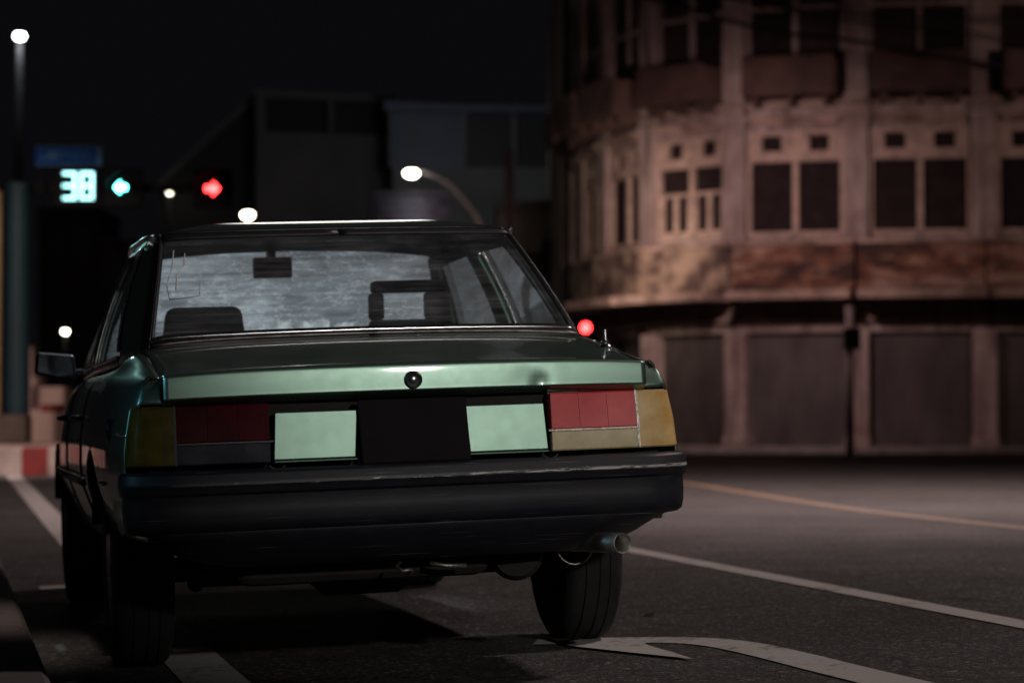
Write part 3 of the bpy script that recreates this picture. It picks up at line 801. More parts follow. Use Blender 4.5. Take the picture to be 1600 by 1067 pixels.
# aerial stub on the right wing
bm = nb(); c_ = Vector((0.70, 0.42, 0.962))
add_lathe(bm, [(-0.004, 0.022), (0.004, 0.020), (0.010, 0.013), (0.018, 0.014), (0.022, 0.008), (0.055, 0.0065), (0.057, 0.0)], Matrix.Translation(c_) @ Matrix.Rotation(R(-90), 4, 'Y'), 18)
obj('aerial_base', bm, M['chrome'], car, True, auto=40)
# wing mirrors
for s in (1, -1):
    bm = nb()
    add_hex(bm, [(s * 0.80, 2.78, 0.935), (s * 0.965, 2.75, 0.975), (s * 0.965, 2.83, 0.975), (s * 0.80, 2.86, 0.935), (s * 0.81, 2.78, 1.045), (s * 0.955, 2.755, 1.06), (s * 0.955, 2.82, 1.06), (s * 0.81, 2.85, 1.045)])
    add_box(bm, min(s * 0.74, s * 0.81), max(s * 0.74, s * 0.81), 2.80, 2.84, 0.94, 0.99)
    if s < 0: bmesh.ops.reverse_faces(bm, faces=bm.faces[:])
    mo = obj('wing_mirror', bm, M['black_trim'], car); bevel(mo, 0.012, 2)
    bm = nb()
    bm.faces.new([bm.verts.new(p) for p in ((s * 0.815, 2.776, 0.948), (s * 0.953, 2.749, 0.984), (s * 0.946, 2.752, 1.051), (s * 0.822, 2.777, 1.037))])
    o = obj('mirror_glass', bm, M['mirror'], mo); solid(o, 0.003, 1)
# bonnet and nose
bm = nb(); rows = []
for j in range(12):
    t = 3.1 + 1.3 * j / 11; z = lerp_tab([(3.0, 0.955), (3.6, 0.93), (4.2, 0.87), (4.42, 0.79)], t)
    w = lerp_tab([(3.0, 0.74), (3.9, 0.735), (4.2, 0.70), (4.42, 0.5)], t)
    rows.append([Vector((w * (i / 8 - 1), t, z - 0.03 * (i / 8 - 1) ** 2)) for i in range(17)])
add_grid(bm, rows); o = obj('bonnet', bm, M['paint'], car, True); solid(o, 0.006)
bm = nb(); rows = []
Pf = [p for p in path if p.y > 4.1]
for z, o_ in ((0.36, 0.0), (0.40, 0.05), (0.52, 0.06), (0.53, 0.0)):
    rows.append([Vector((-p.x - 0 * o_, p.y + o_ * 0.8, z)) for p in Pf[::-1]] + [Vector((p.x, p.y + o_ * 0.8, z)) for p in Pf])
add_grid(bm, rows); obj('front_bumper', bm, M['bumper'], car, True)
# wheels
tyre_prof = [(-0.080, 0.185), (-0.092, 0.20), (-0.096, 0.235), (-0.092, 0.272), (-0.080, 0.293), (-0.066, 0.301), (-0.045, 0.304), (-0.043, 0.298), (-0.038, 0.298), (-0.036, 0.305), (-0.010, 0.3055), (-0.008, 0.299), (-0.003, 0.299)]
tyre_prof = tyre_prof + [(-a, r) for a, r in tyre_prof[::-1]]
rim_prof = [(-0.078, 0.19), (-0.084, 0.196), (-0.086, 0.188), (-0.07, 0.178), (0.02, 0.17), (0.030, 0.165), (0.035, 0.12), (0.052, 0.10), (0.055, 0.05), (0.070, 0.045), (0.072, 0.0)]
for at_, uu in ((1.0, 0.725), (3.74, 0.73)):
    for s in (1, -1):
        Mx = Matrix.Translation((s * uu, at_, 0.305))
        bm = nb(); add_lathe(bm, tyre_prof, Mx, 56)
        wh = obj('wheel', bm, M['rubber'], car, True, auto=50)
        bm = nb(); add_lathe(bm, [(s * (a + 0.02 if False else a), r) for a, r in rim_prof] + [], Mx, 36)
        add_lathe(bm, [(s * 0.076, 0.196), (s * 0.086, 0.192), (s * 0.075, 0.172), (s * 0.03, 0.165)], Mx, 36)
        obj('rim', bm, M['rim'], wh, True, auto=40)
# interior
def soft_box(name, pts, mat, parent, bw=0.03, seg=3, label=None):
    bm = nb(); add_hex(bm, pts); o = obj(name, bm, mat, parent, True, label=label); bevel(o, bw, seg, 25); return o
def hexbox(x0, x1, y0, y1, z0, z1, lean=0.0, tap=0.0):
    return [(x0, y0, z0), (x1, y0, z0), (x1, y1, z0), (x0, y1, z0), (x0 + tap, y0 - lean, z1), (x1 - tap, y0 - lean, z1), (x1 - tap, y1 - lean, z1), (x0 + tap, y1 - lean, z1)]
for s in (1, -1):
    st = soft_box('front_seat', hexbox(s * 0.37 - 0.25, s * 0.37 + 0.25, 2.10, 2.24, 0.45, 1.03, 0.15, 0.04), M['seat'], car, 0.05)
    soft_box('seat_cushion', hexbox(s * 0.37 - 0.25, s * 0.37 + 0.25, 2.18, 2.68, 0.40, 0.58), M['seat'], st, 0.05)
    if s < 0:
        soft_box('headrest', hexbox(s * 0.37 - 0.17, s * 0.37 + 0.14, 1.93, 2.02, 1.03, 1.185, 0.02, 0.02), M['seat'], st, 0.03)
    else:
        bm = nb()
        add_box(bm, 0.23, 0.53, 1.93, 2.01, 1.03, 1.12); add_box(bm, 0.23, 0.28, 1.93, 2.01, 1.12, 1.22); add_box(bm, 0.44, 0.53, 1.93, 2.01, 1.12, 1.22); add_box(bm, 0.24, 0.52, 1.93, 2.01, 1.22, 1.265)
        bevel(obj('headrest', bm, M['seat'], st), 0.012)
soft_box('rear_seat', hexbox(-0.66, 0.66, 1.06, 1.20, 0.45, 1.0, 0.05, 0.03), M['seat'], car, 0.05)
bm = nb(); add_hex(bm, [(-0.66, 0.76, 0.975), (0.66, 0.76, 0.975), (0.70, 1.02, 0.965), (-0.70, 1.02, 0.965), (-0.66, 0.76, 0.99), (0.66, 0.76, 0.99), (0.70, 1.02, 0.98), (-0.70, 1.02, 0.98)])
obj('parcel_shelf', bm, M['seat'], car)
soft_box('dashboard', hexbox(-0.68, 0.68, 2.72, 3.10, 0.60, 0.95), M['seat'], car, 0.05)
bm = nb(); add_tube(bm, [(0.37 + 0.19 * math.cos(R(a)), 2.62 + 0.05 * math.sin(R(a)), 0.93 + 0.17 * math.sin(R(a))) for a in range(0, 361, 15)], 0.012, 8)
add_tube(bm, [(0.37, 2.62, 0.93), (0.37, 2.85, 0.85)], 0.03, 8); add_tube(bm, [(0.19, 2.62, 0.93), (0.55, 2.62, 0.93)], 0.012, 6)
obj('steering_wheel', bm, M['seat'], car, True)
bm = nb(); add_box(bm, -0.15, 0.0, 2.33, 2.36, 1.305, 1.385); add_box(bm, -0.09, -0.06, 2.34, 2.42, 1.36, 1.42)
bevel(obj('interior_mirror', bm, M['black_trim'], car), 0.008)

# papers lying on the parcel shelf (inside the car, so things of their own)
n = NT('thin_paper'); v = n.coords(); f = n.noise(v, 16, 5)
tr = n.n('ShaderNodeBsdfTranslucent'); n.l(n.ramp(f, [(0.35, (0.65, 0.66, 0.68)), (0.65, (0.92, 0.92, 0.92))]), tr.inputs[0])
df = n.bsdf((0.7, 0.7, 0.7), 0.8); mx = n.n('ShaderNodeMixShader'); mx.inputs[0].default_value = 0.7; n.l(df, mx.inputs[1]); n.l(tr.outputs[0], mx.inputs[2])
M['thin_paper'] = n.done(mx.outputs[0])
def paper(u0, u1, t0, z0, z1, label, seed, mat, top=0.03):
    rnd = random.Random(seed); rows = []; N_ = max(8, int((u1 - u0) / 0.025))
    tops = [rnd.uniform(-top, 0) for _ in range(N_ + 1)]
    for j in range(7):
        row = []
        for i in range(N_ + 1):
            x = u0 + (u1 - u0) * i / N_; k = j / 6
            row.append(CARM @ Vector((x, t0 + rnd.uniform(-0.012, 0.012), z0 + (z1 + tops[i] - z0) * k)))
        rows.append(row)
    bm = nb(); add_grid(bm, rows); o = obj('paper', bm, mat, None)
    return tag(o, label, 'paper', 'papers behind the windscreen')
paper(-0.27, 0.20, 2.74, 0.955, 1.165, 'long crumpled white paper standing on the dashboard between the two headrests', 3, M['thin_paper'])
paper(0.215, 0.34, 2.71, 0.955, 1.145, 'short creased white paper on the dashboard next to the right headrest', 5, M['thin_paper'])
# ------------------------------------------------------------------ left side: signal gantry, lamp, kerb
YG = 36.0
def W(px, Y): return at(px, HY, Y).x
def Zy(py, Y): return at(CX, py, Y).z
# corner island with painted kerb
bm = nb()
x0, x1 = W(-600, 30), W(190, 33)
kz = Zy(702, 31); segl = 0.62; 
a_ = Vector((W(-500, 31.2), 31.2)); b_ = Vector((W(210, 31.8), 31.8)); L_ = (b_ - a_).length; k = 0
d_ = (b_ - a_).normalized(); nrm = Vector((-d_.y, d_.x))
off0 = ((W(36, 31.6) - a_.x) % (2 * 0.34))
s0 = off0 - 0.68; idx = 0
while s0 < L_:
    p, q = a_ + d_ * max(s0, 0), a_ + d_ * min(s0 + 0.335, L_)
    z0 = -0.3
    add_hex(bm, [(p.x, p.y, z0), (q.x, q.y, z0), (q.x + nrm.x * 0.3, q.y + nrm.y * 0.3, z0), (p.x + nrm.x * 0.3, p.y + nrm.y * 0.3, z0),
                 (p.x, p.y, kz), (q.x, q.y, kz), (q.x + nrm.x * 0.3, q.y + nrm.y * 0.3, kz + 0.02), (p.x + nrm.x * 0.3, p.y + nrm.y * 0.3, kz + 0.02)], idx % 2)
    s0 += 0.34; idx += 1
struct('kerb', bm, [M['kerb_red'], M['kerb_white']])
bm = nb()
bm.faces.new([bm.verts.new(p) for p in ((a_.x, a_.y + 0.3, kz + 0.015), (b_.x, b_.y + 0.3, kz + 0.015), (b_.x - 1.0, 60, kz + 0.05), (a_.x, 60, kz + 0.05))])
struct('corner_pavement', bm, M['pink_concrete'])
def box_px(bm, px0, px1, py0, py1, Y, dep, mi=0):
    add_box(bm, W(px0, Y), W(px1, Y), Y, Y + dep, Zy(py1, Y), Zy(py0, Y), None, mi)
# stepped block of concrete steps
bm = nb(); Ys = 39.0
sw = thing('concrete_steps', 'pale stepped concrete block with a faded red band on the corner pavement', 'steps', (W(70, Ys), Ys, kz))
box_px(bm, 40, 104, 640, 696, Ys - 0.6, 0.9); box_px(bm, 49, 100, 604, 660, Ys, 0.6); box_px(bm, 40, 62, 588, 640, Ys + 0.4, 0.5); box_px(bm, 38, 50, 542, 620, Ys + 0.8, 0.4)
o = obj('step_block', bm, M['pink_concrete'], sw); bevel(o, 0.02)
bm = nb(); box_px(bm, 64, 101, 631, 642, Ys - 0.64, 0.03); obj('red_band', bm, M['kerb_red'], sw)
# gantry post
gt = thing('signal_gantry', 'thick teal signal post on a concrete base with a dark arm over the road', 'traffic light post', (W(22, YG), YG, kz))
bm = nb(); box_px(bm, -12, 40, 648, 692, YG - 0.1, 0.5); o = obj('base', bm, M['dark_concrete'], gt); bevel(o, 0.02)
bm = nb(); cxp = W(23.5, YG); rr = (W(42, YG) - W(5, YG)) / 2
add_lathe(bm, [(Zy(650, YG), rr), (Zy(286, YG), rr), (Zy(284, YG), rr * 0.8), (Zy(284, YG), 0)], Matrix.Translation((cxp, YG + 0.2, 0)) @ Matrix.Rotation(R(-90), 4, 'Y'), 28)
obj('post', bm, M['teal_paint'], gt, True, auto=40)
bm = nb(); add_box(bm, cxp, W(362, YG), YG + 0.28, YG + 0.40, Zy(297, YG), Zy(285, YG)); obj('arm', bm, M['black_housing'], gt)
yp = thing('marker_post', 'slim pale yellow post left of the thick teal post', 'post', (W(-2, YG + 1), YG + 1, kz))
bm = nb(); add_lathe(bm, [(kz, 0.075), (Zy(300, YG + 1), 0.075), (Zy(298, YG + 1), 0.0)], Matrix.Translation((W(-6, YG + 1), YG + 1, 0)) @ Matrix.Rotation(R(-90), 4, 'Y'), 16)
obj('post', bm, M['yellow_paint'], yp, True, auto=40)
bm = nb(); add_lathe(bm, [(kz, 0.16), (kz + 0.12, 0.16), (kz + 0.14, 0.11)], Matrix.Translation((W(-6, YG + 1), YG + 1, 0)) @ Matrix.Rotation(R(-90), 4, 'Y'), 16)
obj('foot', bm, M['concrete'], yp, True, auto=40)
# countdown display
cd = thing('countdown_timer', 'black countdown display with two glowing cyan digits under the blue street sign', 'countdown timer', at(120, 290, YG))
bm = nb(); box_px(bm, 84, 155, 258, 322, YG, 0.16); o = obj('housing', bm, M['black_housing'], cd); bevel(o, 0.02)
bm = nb()
def seg7(bm, ch, px0, py0, w, h, th, Y):
    on = {'3': 'abgcd', '8': 'abcdefg'}[ch]
    R4 = {'a': (px0, py0, px0 + w, py0 + th), 'd': (px0, py0 + h - th, px0 + w, py0 + h), 'g': (px0, py0 + h / 2 - th / 2, px0 + w, py0 + h / 2 + th / 2),
          'f': (px0, py0 + th * 0.9, px0 + th, py0 + h / 2 - th * 0.4), 'e': (px0, py0 + h / 2 + th * 0.4, px0 + th, py0 + h - th * 0.9), 'b': (px0 + w - th, py0 + th * 0.9, px0 + w, py0 + h / 2 - th * 0.4), 'c': (px0 + w - th, py0 + h / 2 + th * 0.4, px0 + w, py0 + h - th * 0.9)}
    for k in on:
        a, b, c, d = R4[k]
        box_px(bm, a, c, b, d, Y - 0.012, 0.011)
seg7(bm, '3', 96, 269, 21, 43, 4.5, YG); seg7(bm, '8', 123, 269, 21, 43, 4.5, YG)
obj('digits', bm, M['led_cyan'], cd)
def signal_arrow(name, label, px, py, r, Y, mat, direction, group):
    o = thing(name, label, 'traffic light', at(px, py, Y), (0, 0, 0), group)
    bm = nb(); box_px(bm, px - 30, px + 30, py - 30, py + 30, Y, 0.18); h = obj('housing', bm, M['black_housing'], o); bevel(h, 0.03)
    bm = nb(); c = at(px, py, Y); q = r * Y / F
    rows = []
    for a in range(-20, 201, 10):
        rows.append([c + Vector((q * 2.0 * math.cos(R(a)), -d, q * 2.0 * math.sin(R(a)))) for d in (0.0, 0.16)])
    add_grid(bm, rows); v_ = obj('visor', bm, M['black_housing'], o, True); solid(v_, 0.006)
    bm = nb()
    # arrow made of a head and a shaft
    sg = direction
    pts = [(1.0 * sg, 0), (0.1 * sg, 0.95), (0.1 * sg, 0.33), (-0.85 * sg, 0.33), (-0.85 * sg, -0.33), (0.1 * sg, -0.33), (0.1 * sg, -0.95)]
    fr = [bm.verts.new((c.x + x * q, Y - 0.012, c.z + z * q)) for x, z in pts]; bk = [bm.verts.new((c.x + x * q, Y - 0.002, c.z + z * q)) for x, z in pts]
    bm.faces.new(fr); bm.faces.new(bk[::-1])
    for i in range(len(pts)):
        j = (i + 1) % len(pts); bm.faces.new((fr[j], fr[i], bk[i], bk[j]))
    bmesh.ops.recalc_face_normals(bm, faces=bm.faces[:])
    obj('arrow', bm, mat, o)
signal_arrow('traffic_light', 'traffic light on the dark arm with a lit green arrow', 189, 293, 10, YG, M['led_green'], -1, 'arrow lights on the gantry arm')
signal_arrow('traffic_light', 'traffic light at the end of the dark arm with a lit red arrow', 331, 295, 12, YG, M['led_red'], 1, 'arrow lights on the gantry arm')
# blue street sign
sg = thing('street_sign', 'blue street name sign with pale border above the glowing countdown', 'street sign', at(105, 244, YG))
bm = nb(); box_px(bm, 53, 157, 229, 259, YG, 0.03); obj('sign_plate', bm, M['sign_blue'], sg)
bm = nb()
for a, b, c, d in ((149, 156, 231, 257), (53, 156, 229, 230.5), (53, 156, 257.5, 259)): box_px(bm, a, b, c, d, YG - 0.008, 0.006)
rnd = random.Random(2); x = 62
while x < 140:
    w_ = rnd.uniform(3, 7); box_px(bm, x, x + 1.6, 237, 249, YG - 0.008, 0.006)
    if rnd.random() > 0.4: box_px(bm, x, x + w_, 238 if rnd.random() > .5 else 247, 240 if rnd.random() > .5 else 249.5, YG - 0.009, 0.005)
    x += w_ + 2.5
obj('sign_mark', bm, M['sign_white'], sg)
bm = nb(); box_px(bm, 60, 64, 255, 292, YG + 0.05, 0.05); obj('bracket', bm, M['black_housing'], sg)
# street lamps
def lamp_post(label, px, py, Y, rpx, mat, pole, watts, col, group='street lamps down the road', arm=None, sq=0.75):
    hd = at(px, py, Y); q = rpx * Y / F
    bx = hd.x if arm is None else W(arm[-1][0], Y)
    o = thing('street_lamp', label, 'street lamp', (bx, Y, 0.0), (0, 0, 0), group)
    if arm is None:
        bm = nb(); add_tube(bm, [(hd.x - 0.02, Y + 0.02, 0), (hd.x - 0.02, Y + 0.02, hd.z * 0.5), (hd.x, Y + 0.02, hd.z - q)], [0.085 * pole, 0.07 * pole, 0.045 * pole], 12)
    else:
        P_ = [at(p[0], p[1], Y) for p in arm]; P_[-1].z = 0
        bm = nb(); add_tube(bm, catmull(P_[:-1], 4) + [P_[-1]], 0.06 * pole, 10)
    obj('pole', bm, M['dark_pole'] if arm is None else M['concrete'], o, True)
    bm = nb(); add_sphere(bm, (hd.x, Y, hd.z), q, 1.0, 1.0, sq); obj('lamp_globe', bm, mat, o, True)
    bm = nb(); add_lathe(bm, [(hd.z + q * sq * 0.6, q * 0.9), (hd.z + q * sq * 1.15, q * 0.7), (hd.z + q * sq * 1.3, 0)], Matrix.Translation((hd.x, Y, 0)) @ Matrix.Rotation(R(-90), 4, 'Y'), 16)
    obj('lamp_cap', bm, M['black_housing'], o, True, auto=40)
    if watts:
        ld = bpy.data.lights.new('lamp_light', 'POINT'); ld.energy = watts; ld.color = col; ld.shadow_soft_size = 0.15
        lo = bpy.data.objects.new('lamp_light', ld); link(lo); lo.parent = o; lo.location = (hd.x - bx, -0.1, hd.z - q * 1.6)
lamp_post('tall street lamp with a white globe standing behind the teal signal post', 31, 57, 40, 9, M['lamp_white'], 1.3, 12, (0.95, 1, 0.96))
lamp_post('small far warm street lamp between the green and red arrows', 265, 300, 95, 4, M['lamp_warm'], 0.7, 0, None)
lamp_post('far warm street lamp just above the left part of the car roof', 387, 336, 70, 9, M['lamp_warm'], 1, 30, (1, 0.93, 0.75))
lamp_post('tiny low lamp seen beside the wing mirror', 102, 518, 80, 4.5, M['lamp_warm'], 0.6, 0, None)
lamp_post('street lamp on a curved arm in front of the corrugated awning', 643, 271, 62, 11, M['lamp_warm'], 0.9, 9, (0.80, 0.82, 1.0), arm=[(643, 268), (668, 270), (700, 287), (726, 315), (748, 345), (760, 400)], sq=0.6)

# ------------------------------------------------------------------ background buildings
def quad_box(bm, P, Q, dep, z0, z1, o0=0.0, mi=0):
    """box along the plan segment P->Q; front face shifted o0 towards the viewer, dep thick"""
    P, Q = Vector(P), Vector(Q); d = (Q - P).normalized(); nr = Vector((d.y, -d.x))
    a, b = P + nr * o0, Q + nr * o0; c, e = b - nr * dep, a - nr * dep
    add_hex(bm, [(a.x, a.y, z0), (b.x, b.y, z0), (c.x, c.y, z0), (e.x, e.y, z0), (a.x, a.y, z1), (b.x, b.y, z1), (c.x, c.y, z1), (e.x, e.y, z1)], mi)
plan = [(896, 66.0), (914, 63.1), (948, 60.3), (1015, 57.6), (1150, 55.6), (1340, 54.7), (1540, 54.3), (1740, 54.2), (1940, 54.3)]
PP = [Vector((W(px, Y), Y)) for px, Y in plan]
bd = thing('shophouse', 'weathered three storey corner shophouse with rounded facade and closed roller shutters', 'building', (PP[4].x, PP[4].y, 0))
par2 = nb(); wall, par, ledge, cap, course, corn = nb(), nb(), nb(), nb(), nb(), nb()
def obs(name, bm, mat, parent=bd, **k): return obj(name, bm, mat, parent, **k)
for i in range(len(PP) - 1):
    A, B = PP[i], PP[i + 1]; Wd = (B - A).length; d = (B - A).normalized()
    def seg(a, b): return A + d * a, A + d * b
    hp = 0.27
    # backing wall (recess) of upper floors and solid bands
    quad_box(wall, A, B, 0.3, 2.72, 13.5, -0.45)
    for z0, z1, o_ in ((2.72, 3.40, -0.05), (4.74, 4.93, -0.05), (7.32, 8.0, -0.04), (11.6, 13.5, -0.04)): quad_box(wall, A, B, 0.38, z0, z1, o_)
    # parapet band and ledge
    quad_box(par if i > 3 else par2, A + d * 0.01, B - d * 0.01, 0.28, 3.70, 4.70, 0.30)
    quad_box(ledge, A, B, 1.05, 3.44, 3.64, 1.0); quad_box(cap, A, B, 0.35, 4.70, 4.80, 0.36)
    quad_box(course, A, B, 0.12, 2.95, 3.05, 0.08)
    quad_box(corn, A, B, 0.30, 7.88, 7.98, 0.10)
    # shutter
    bm = nb(); s0, s1 = seg(hp, Wd - hp); quad_box(bm, s0, s1, 0.06, 0.12, 2.75, -0.18); obs('roller_shutter', bm, M['shutter'])
    # second floor window unit
    s0, s1 = seg(hp + 0.02, Wd - hp - 0.02); ww = Wd - 2 * hp - 0.04
    bm = nb(); fw = 0.09
    def bar(bm, a, b, z0, z1, o_=0.0, dep=0.1): quad_box(bm, s0 + d * a, s0 + d * b, dep, z0, z1, o_)
    bar(bm, 0, fw, 4.93, 7.32); bar(bm, ww - fw, ww, 4.93, 7.32); bar(bm, ww / 2 - 0.07, ww / 2 + 0.07, 4.93, 7.32); bar(bm, fw, ww - fw, 4.93, 5.02)
    # transom panel with two small square openings
    for a, b in ((fw, ww / 2 - 0.07), (ww / 2 + 0.07, ww - fw)):
        m_ = (b - a); bar(bm, a, b, 6.62, 6.86, 0.02); bar(bm, a, a + m_ * 0.26, 6.86, 7.32, -0.01); bar(bm, b - m_ * 0.26, b, 6.86, 7.32, -0.01); bar(bm, a, b, 7.22, 7.32, 0.02)
    win = obs('window', bm, M['wood_frame'])
    for a, b in ((fw, ww / 2 - 0.07), (ww / 2 + 0.07, ww - fw)):
        bm = nb(); bar(bm, a, b, 5.02, 6.62, -0.1, 0.03); bar(bm, a + 0.02, b - 0.02, 6.87, 7.21, -0.12, 0.03); obs('pane', bm, M['pane_dark'], win)
        if i == 3:
            bm = nb()
            m_ = b - a
            for q0, q1 in ((0.02, 0.09), (m_ * 0.42, m_ * 0.58), (m_ - 0.09, m_ - 0.02)): bar(bm, a + q0, a + q1, 5.04, 6.05, -0.03, 0.05)
            bar(bm, a + 0.09, b - 0.09, 5.04, 5.14, -0.035, 0.04); bar(bm, a + 0.09, b - 0.09, 5.97, 6.05, -0.035, 0.04)
            obs('casement', bm, M['wood_frame'], win)
    bm = nb(); quad_box(bm, s0, s1, 0.32, 7.56, 7.64, 0.26); quad_box(bm, s0 + d * 0.12, s1 - d * 0.12, 0.22, 7.46, 7.558, 0.16); obs('window_hood', bm, M['ledge'])
    # third floor: balcony and tall shutters
    bm = nb(); b0, b1 = s0 + d * 0.05, s1 - d * 0.05
    quad_box(bm, b0, b1, 0.85, 8.06, 8.16, 0.80)
    quad_box(bm, b0, b1, 0.07, 8.16, 8.86, 0.80); quad_box(bm, b0, b1, 0.12, 8.86, 8.94, 0.83)
    for a in (b0, b1 - d * 0.07): 
        quad_box(bm, a, a + d * 0.07, 0.70, 8.16, 8.86, 0.72)
    for q in (0.12, 0.5, 0.88):
        c_ = b0 + (b1 - b0) * q; quad_box(bm, c_ - d * 0.06, c_ + d * 0.06, 0.6, 7.86, 8.058, 0.56)
    obs('balcony', bm, M['balcony'])
    bm = nb()
    bar(bm, 0, fw, 8.2, 11.6); bar(bm, ww - fw, ww, 8.2, 11.6); bar(bm, ww / 2 - 0.06, ww / 2 + 0.06, 8.2, 11.6); bar(bm, fw, ww - fw, 10.1, 10.2)
    win = obs('window', bm, M['plaster'])
    for a, b in ((fw, ww / 2 - 0.06), (ww / 2 + 0.06, ww - fw)):
        bm = nb(); bar(bm, a, b, 8.2, 10.1, -0.1, 0.04); bar(bm, a, b, 10.2, 11.6, -0.1, 0.04); obs('shutter_leaf', bm, M['wood_dark'] if (i + (a > 0.5)) % 2 else M['pane_dark'], win)
obs('wall', wall, M['plaster']); obs('ledge', ledge, M['ledge']); obs('parapet_cap', cap, M['ledge']); obs('string_course', course, M['ledge']); obs('cornice', corn, M['ledge']); obs('parapet', par, M['parapet']); obs('parapet', par2, M['tan_parapet'])
for i, C in enumerate(PP):
    d = ((PP[min(i + 1, len(PP) - 1)] - PP[max(0, i - 1)])).normalized()
    bm = nb(); quad_box(bm, C - d * 0.27, C + d * 0.27, 0.6, 0.10, 2.74, 0.10); quad_box(bm, C - d * 0.31, C + d * 0.31, 0.62, 0.10, 0.35, 0.13)
    o = obs('column', bm, M['plaster']); bevel(o, 0.04)
    bm = nb(); quad_box(bm, C - d * 0.28, C + d * 0.28, 0.5, 4.82, 7.86, 0.12); quad_box(bm, C - d * 0.28, C + d * 0.28, 0.5, 8.0, 13.4, 0.10)
    quad_box(bm, C - d * 0.33, C + d * 0.33, 0.5, 7.5, 7.7, 0.17)
    obs('pilaster', bm, M['plaster'])
bm = nb(); c_ = PP[0] + Vector((0.45, -1.0)); c_ = Vector((W(885, 63), 63.0)); add_tube(bm, [(c_.x, c_.y - 0.3, 0.1), (c_.x, c_.y - 0.3, 13.0)], 0.09, 8); obs('drainpipe', bm, M['black_housing'], smooth=True)
bm = nb(); quad_box(bm, PP[0], PP[0] + Vector((-0.2, 12)), 0.3, 0, 13.4); bmesh.ops.recalc_face_normals(bm, faces=bm.faces[:]); obs('wall', bm, M['plaster'])
# pavement in front of the shophouse
bm = nb(); rows = []
fr = [p for p in PP]
rows = []
for i, p in enumerate(fr):
    d = ((fr[min(i + 1, len(fr) - 1)] - fr[max(0, i - 1)])).normalized(); nr = Vector((d.y, -d.x))
    a = p + nr * 2.2; b = p - nr * 0.6
    rows.append([Vector((a.x, a.y, -0.1)), Vector((a.x, a.y, 0.10)), Vector((a.x - nr.x * 0.15, a.y - nr.y * 0.15, 0.115)), Vector((b.x, b.y, 0.12))])
add_grid(bm, rows); bmesh.ops.recalc_face_normals(bm, faces=bm.faces[:]); struct('shop_pavement', bm, M['concrete'])
# signal post in front of the facade
YS = 50.0
sp = thing('signal_post', 'thin pale post with a black signal head in front of the shutters', 'traffic light', (W(1328, YS), YS, 0.1))
bm = nb(); add_tube(bm, [(W(1328, YS), YS, 0.0), (W(1328, YS), YS, Zy(478, YS))], 0.085, 12); obj('post', bm, M['kerb_white'], sp, True)
bm = nb(); box_px(bm, 1320, 1346, 512, 546, YS - 0.25, 0.18); o = obj('signal_head', bm, M['black_housing'], sp); bevel(o, 0.03)
# red signal above the boot
YR = 46.0
rs = thing('traffic_light', 'low traffic light glowing round red above the right end of the boot', 'traffic light', (W(915, YR), YR, 0.05))
bm = nb(); add_tube(bm, [(W(905, YR), YR + 0.1, 0), (W(905, YR), YR + 0.1, Zy(492, YR))], 0.06, 10); obj('post', bm, M['kerb_white'], rs, True)
bm = nb(); box_px(bm, 900, 932, 496, 560, YR, 0.18); o = obj('housing', bm, M['black_housing'], rs); bevel(o, 0.03)
bm = nb(); c_ = at(915, 512, YR); add_lathe(bm, [(0.0, 0.0), (0.012, 0.055), (0.0, 0.09), (-0.01, 0.09)], Matrix.Translation((c_.x, YR - 0.01, c_.z)) @ Matrix.Rotation(R(-90), 4, 'Z'), 20)
obj('lens', bm, M['led_red'], rs, True)
# mid buildings
def px_quad(bm, Y, pts, dep, mi=0):
    """extrude a pixel polygon standing at depth Y"""
    fr = [bm.verts.new(at(x, y, Y)) for x, y in pts]; bk = [bm.verts.new(at(x, y, Y) + Vector((0, dep, 0))) for x, y in pts]
    fs = [bm.faces.new(fr), bm.faces.new(bk[::-1])]
    for i in range(len(pts)):
        j = (i + 1) % len(pts); fs.append(bm.faces.new((fr[j], fr[i], bk[i], bk[j])))
    bmesh.ops.recalc_face_normals(bm, faces=fs)
YB = 95.0
b1 = thing('concrete_building', 'plain grey block with two wide dark openings under its flat roof', 'building', (W(505, YB), YB, 0))
bm = nb(); px_quad(bm, YB, [(400, 690), (400, 205), (612, 212), (612, 690)], 9)
px_quad(bm, YB, [(400, 205), (400, 150), (415, 151), (415, 205.5)], 9); px_quad(bm, YB, [(513, 208), (513, 154), (521, 154.5), (521, 208.5)], 0.6); px_quad(bm, YB, [(606, 212), (606, 158), (612, 158.5), (612, 212)], 9)
obj('wall', bm, M['grey_wall'], b1)
bm = nb(); px_quad(bm, YB - 0.3, [(398, 152), (398, 141), (614, 150), (614, 160)], 9.6); obj('roof', bm, M['grey_wall'], b1)
bm = nb(); px_quad(bm, YB + 1, [(404, 208), (404, 150), (610, 158), (610, 212)], 0.2); obj('window', bm, M['dark_void'], b1)
b0 = thing('sloping_shed', 'black building with a roof sloping up to the grey block', 'building', (W(345, YB + 2), YB + 2, 0))
bm = nb(); px_quad(bm, YB + 2, [(250, 690), (250, 290), (398, 160), (398, 690)], 8); obj('wall', bm, M['dark_void'], b0)
bm = nb(); px_quad(bm, YB + 1.6, [(240, 298), (240, 290), (398, 146), (398, 157)], 8.6); obj('roof', bm, M['grey_wall'], b0)
YC = 88.0
b2 = thing('glazed_building', 'dark building with bluish glazing and a long flat roof beside the grey block', 'building', (W(740, YC), YC, 0))
bm = nb(); px_quad(bm, YC, [(614, 690), (614, 262), (890, 262), (890, 690)], 7)
for a in (608, 640, 722, 800): px_quad(bm, YC - 0.05, [(a, 262), (a, 172), (a + 7, 172), (a + 7, 262)], 0.3)
obj('wall', bm, M['grey_wall'], b2)
bm = nb(); px_quad(bm, YC + 0.2, [(612, 262), (612, 170), (722, 170), (722, 262)], 0.2); obj('window', bm, M['blue_panel'], b2)
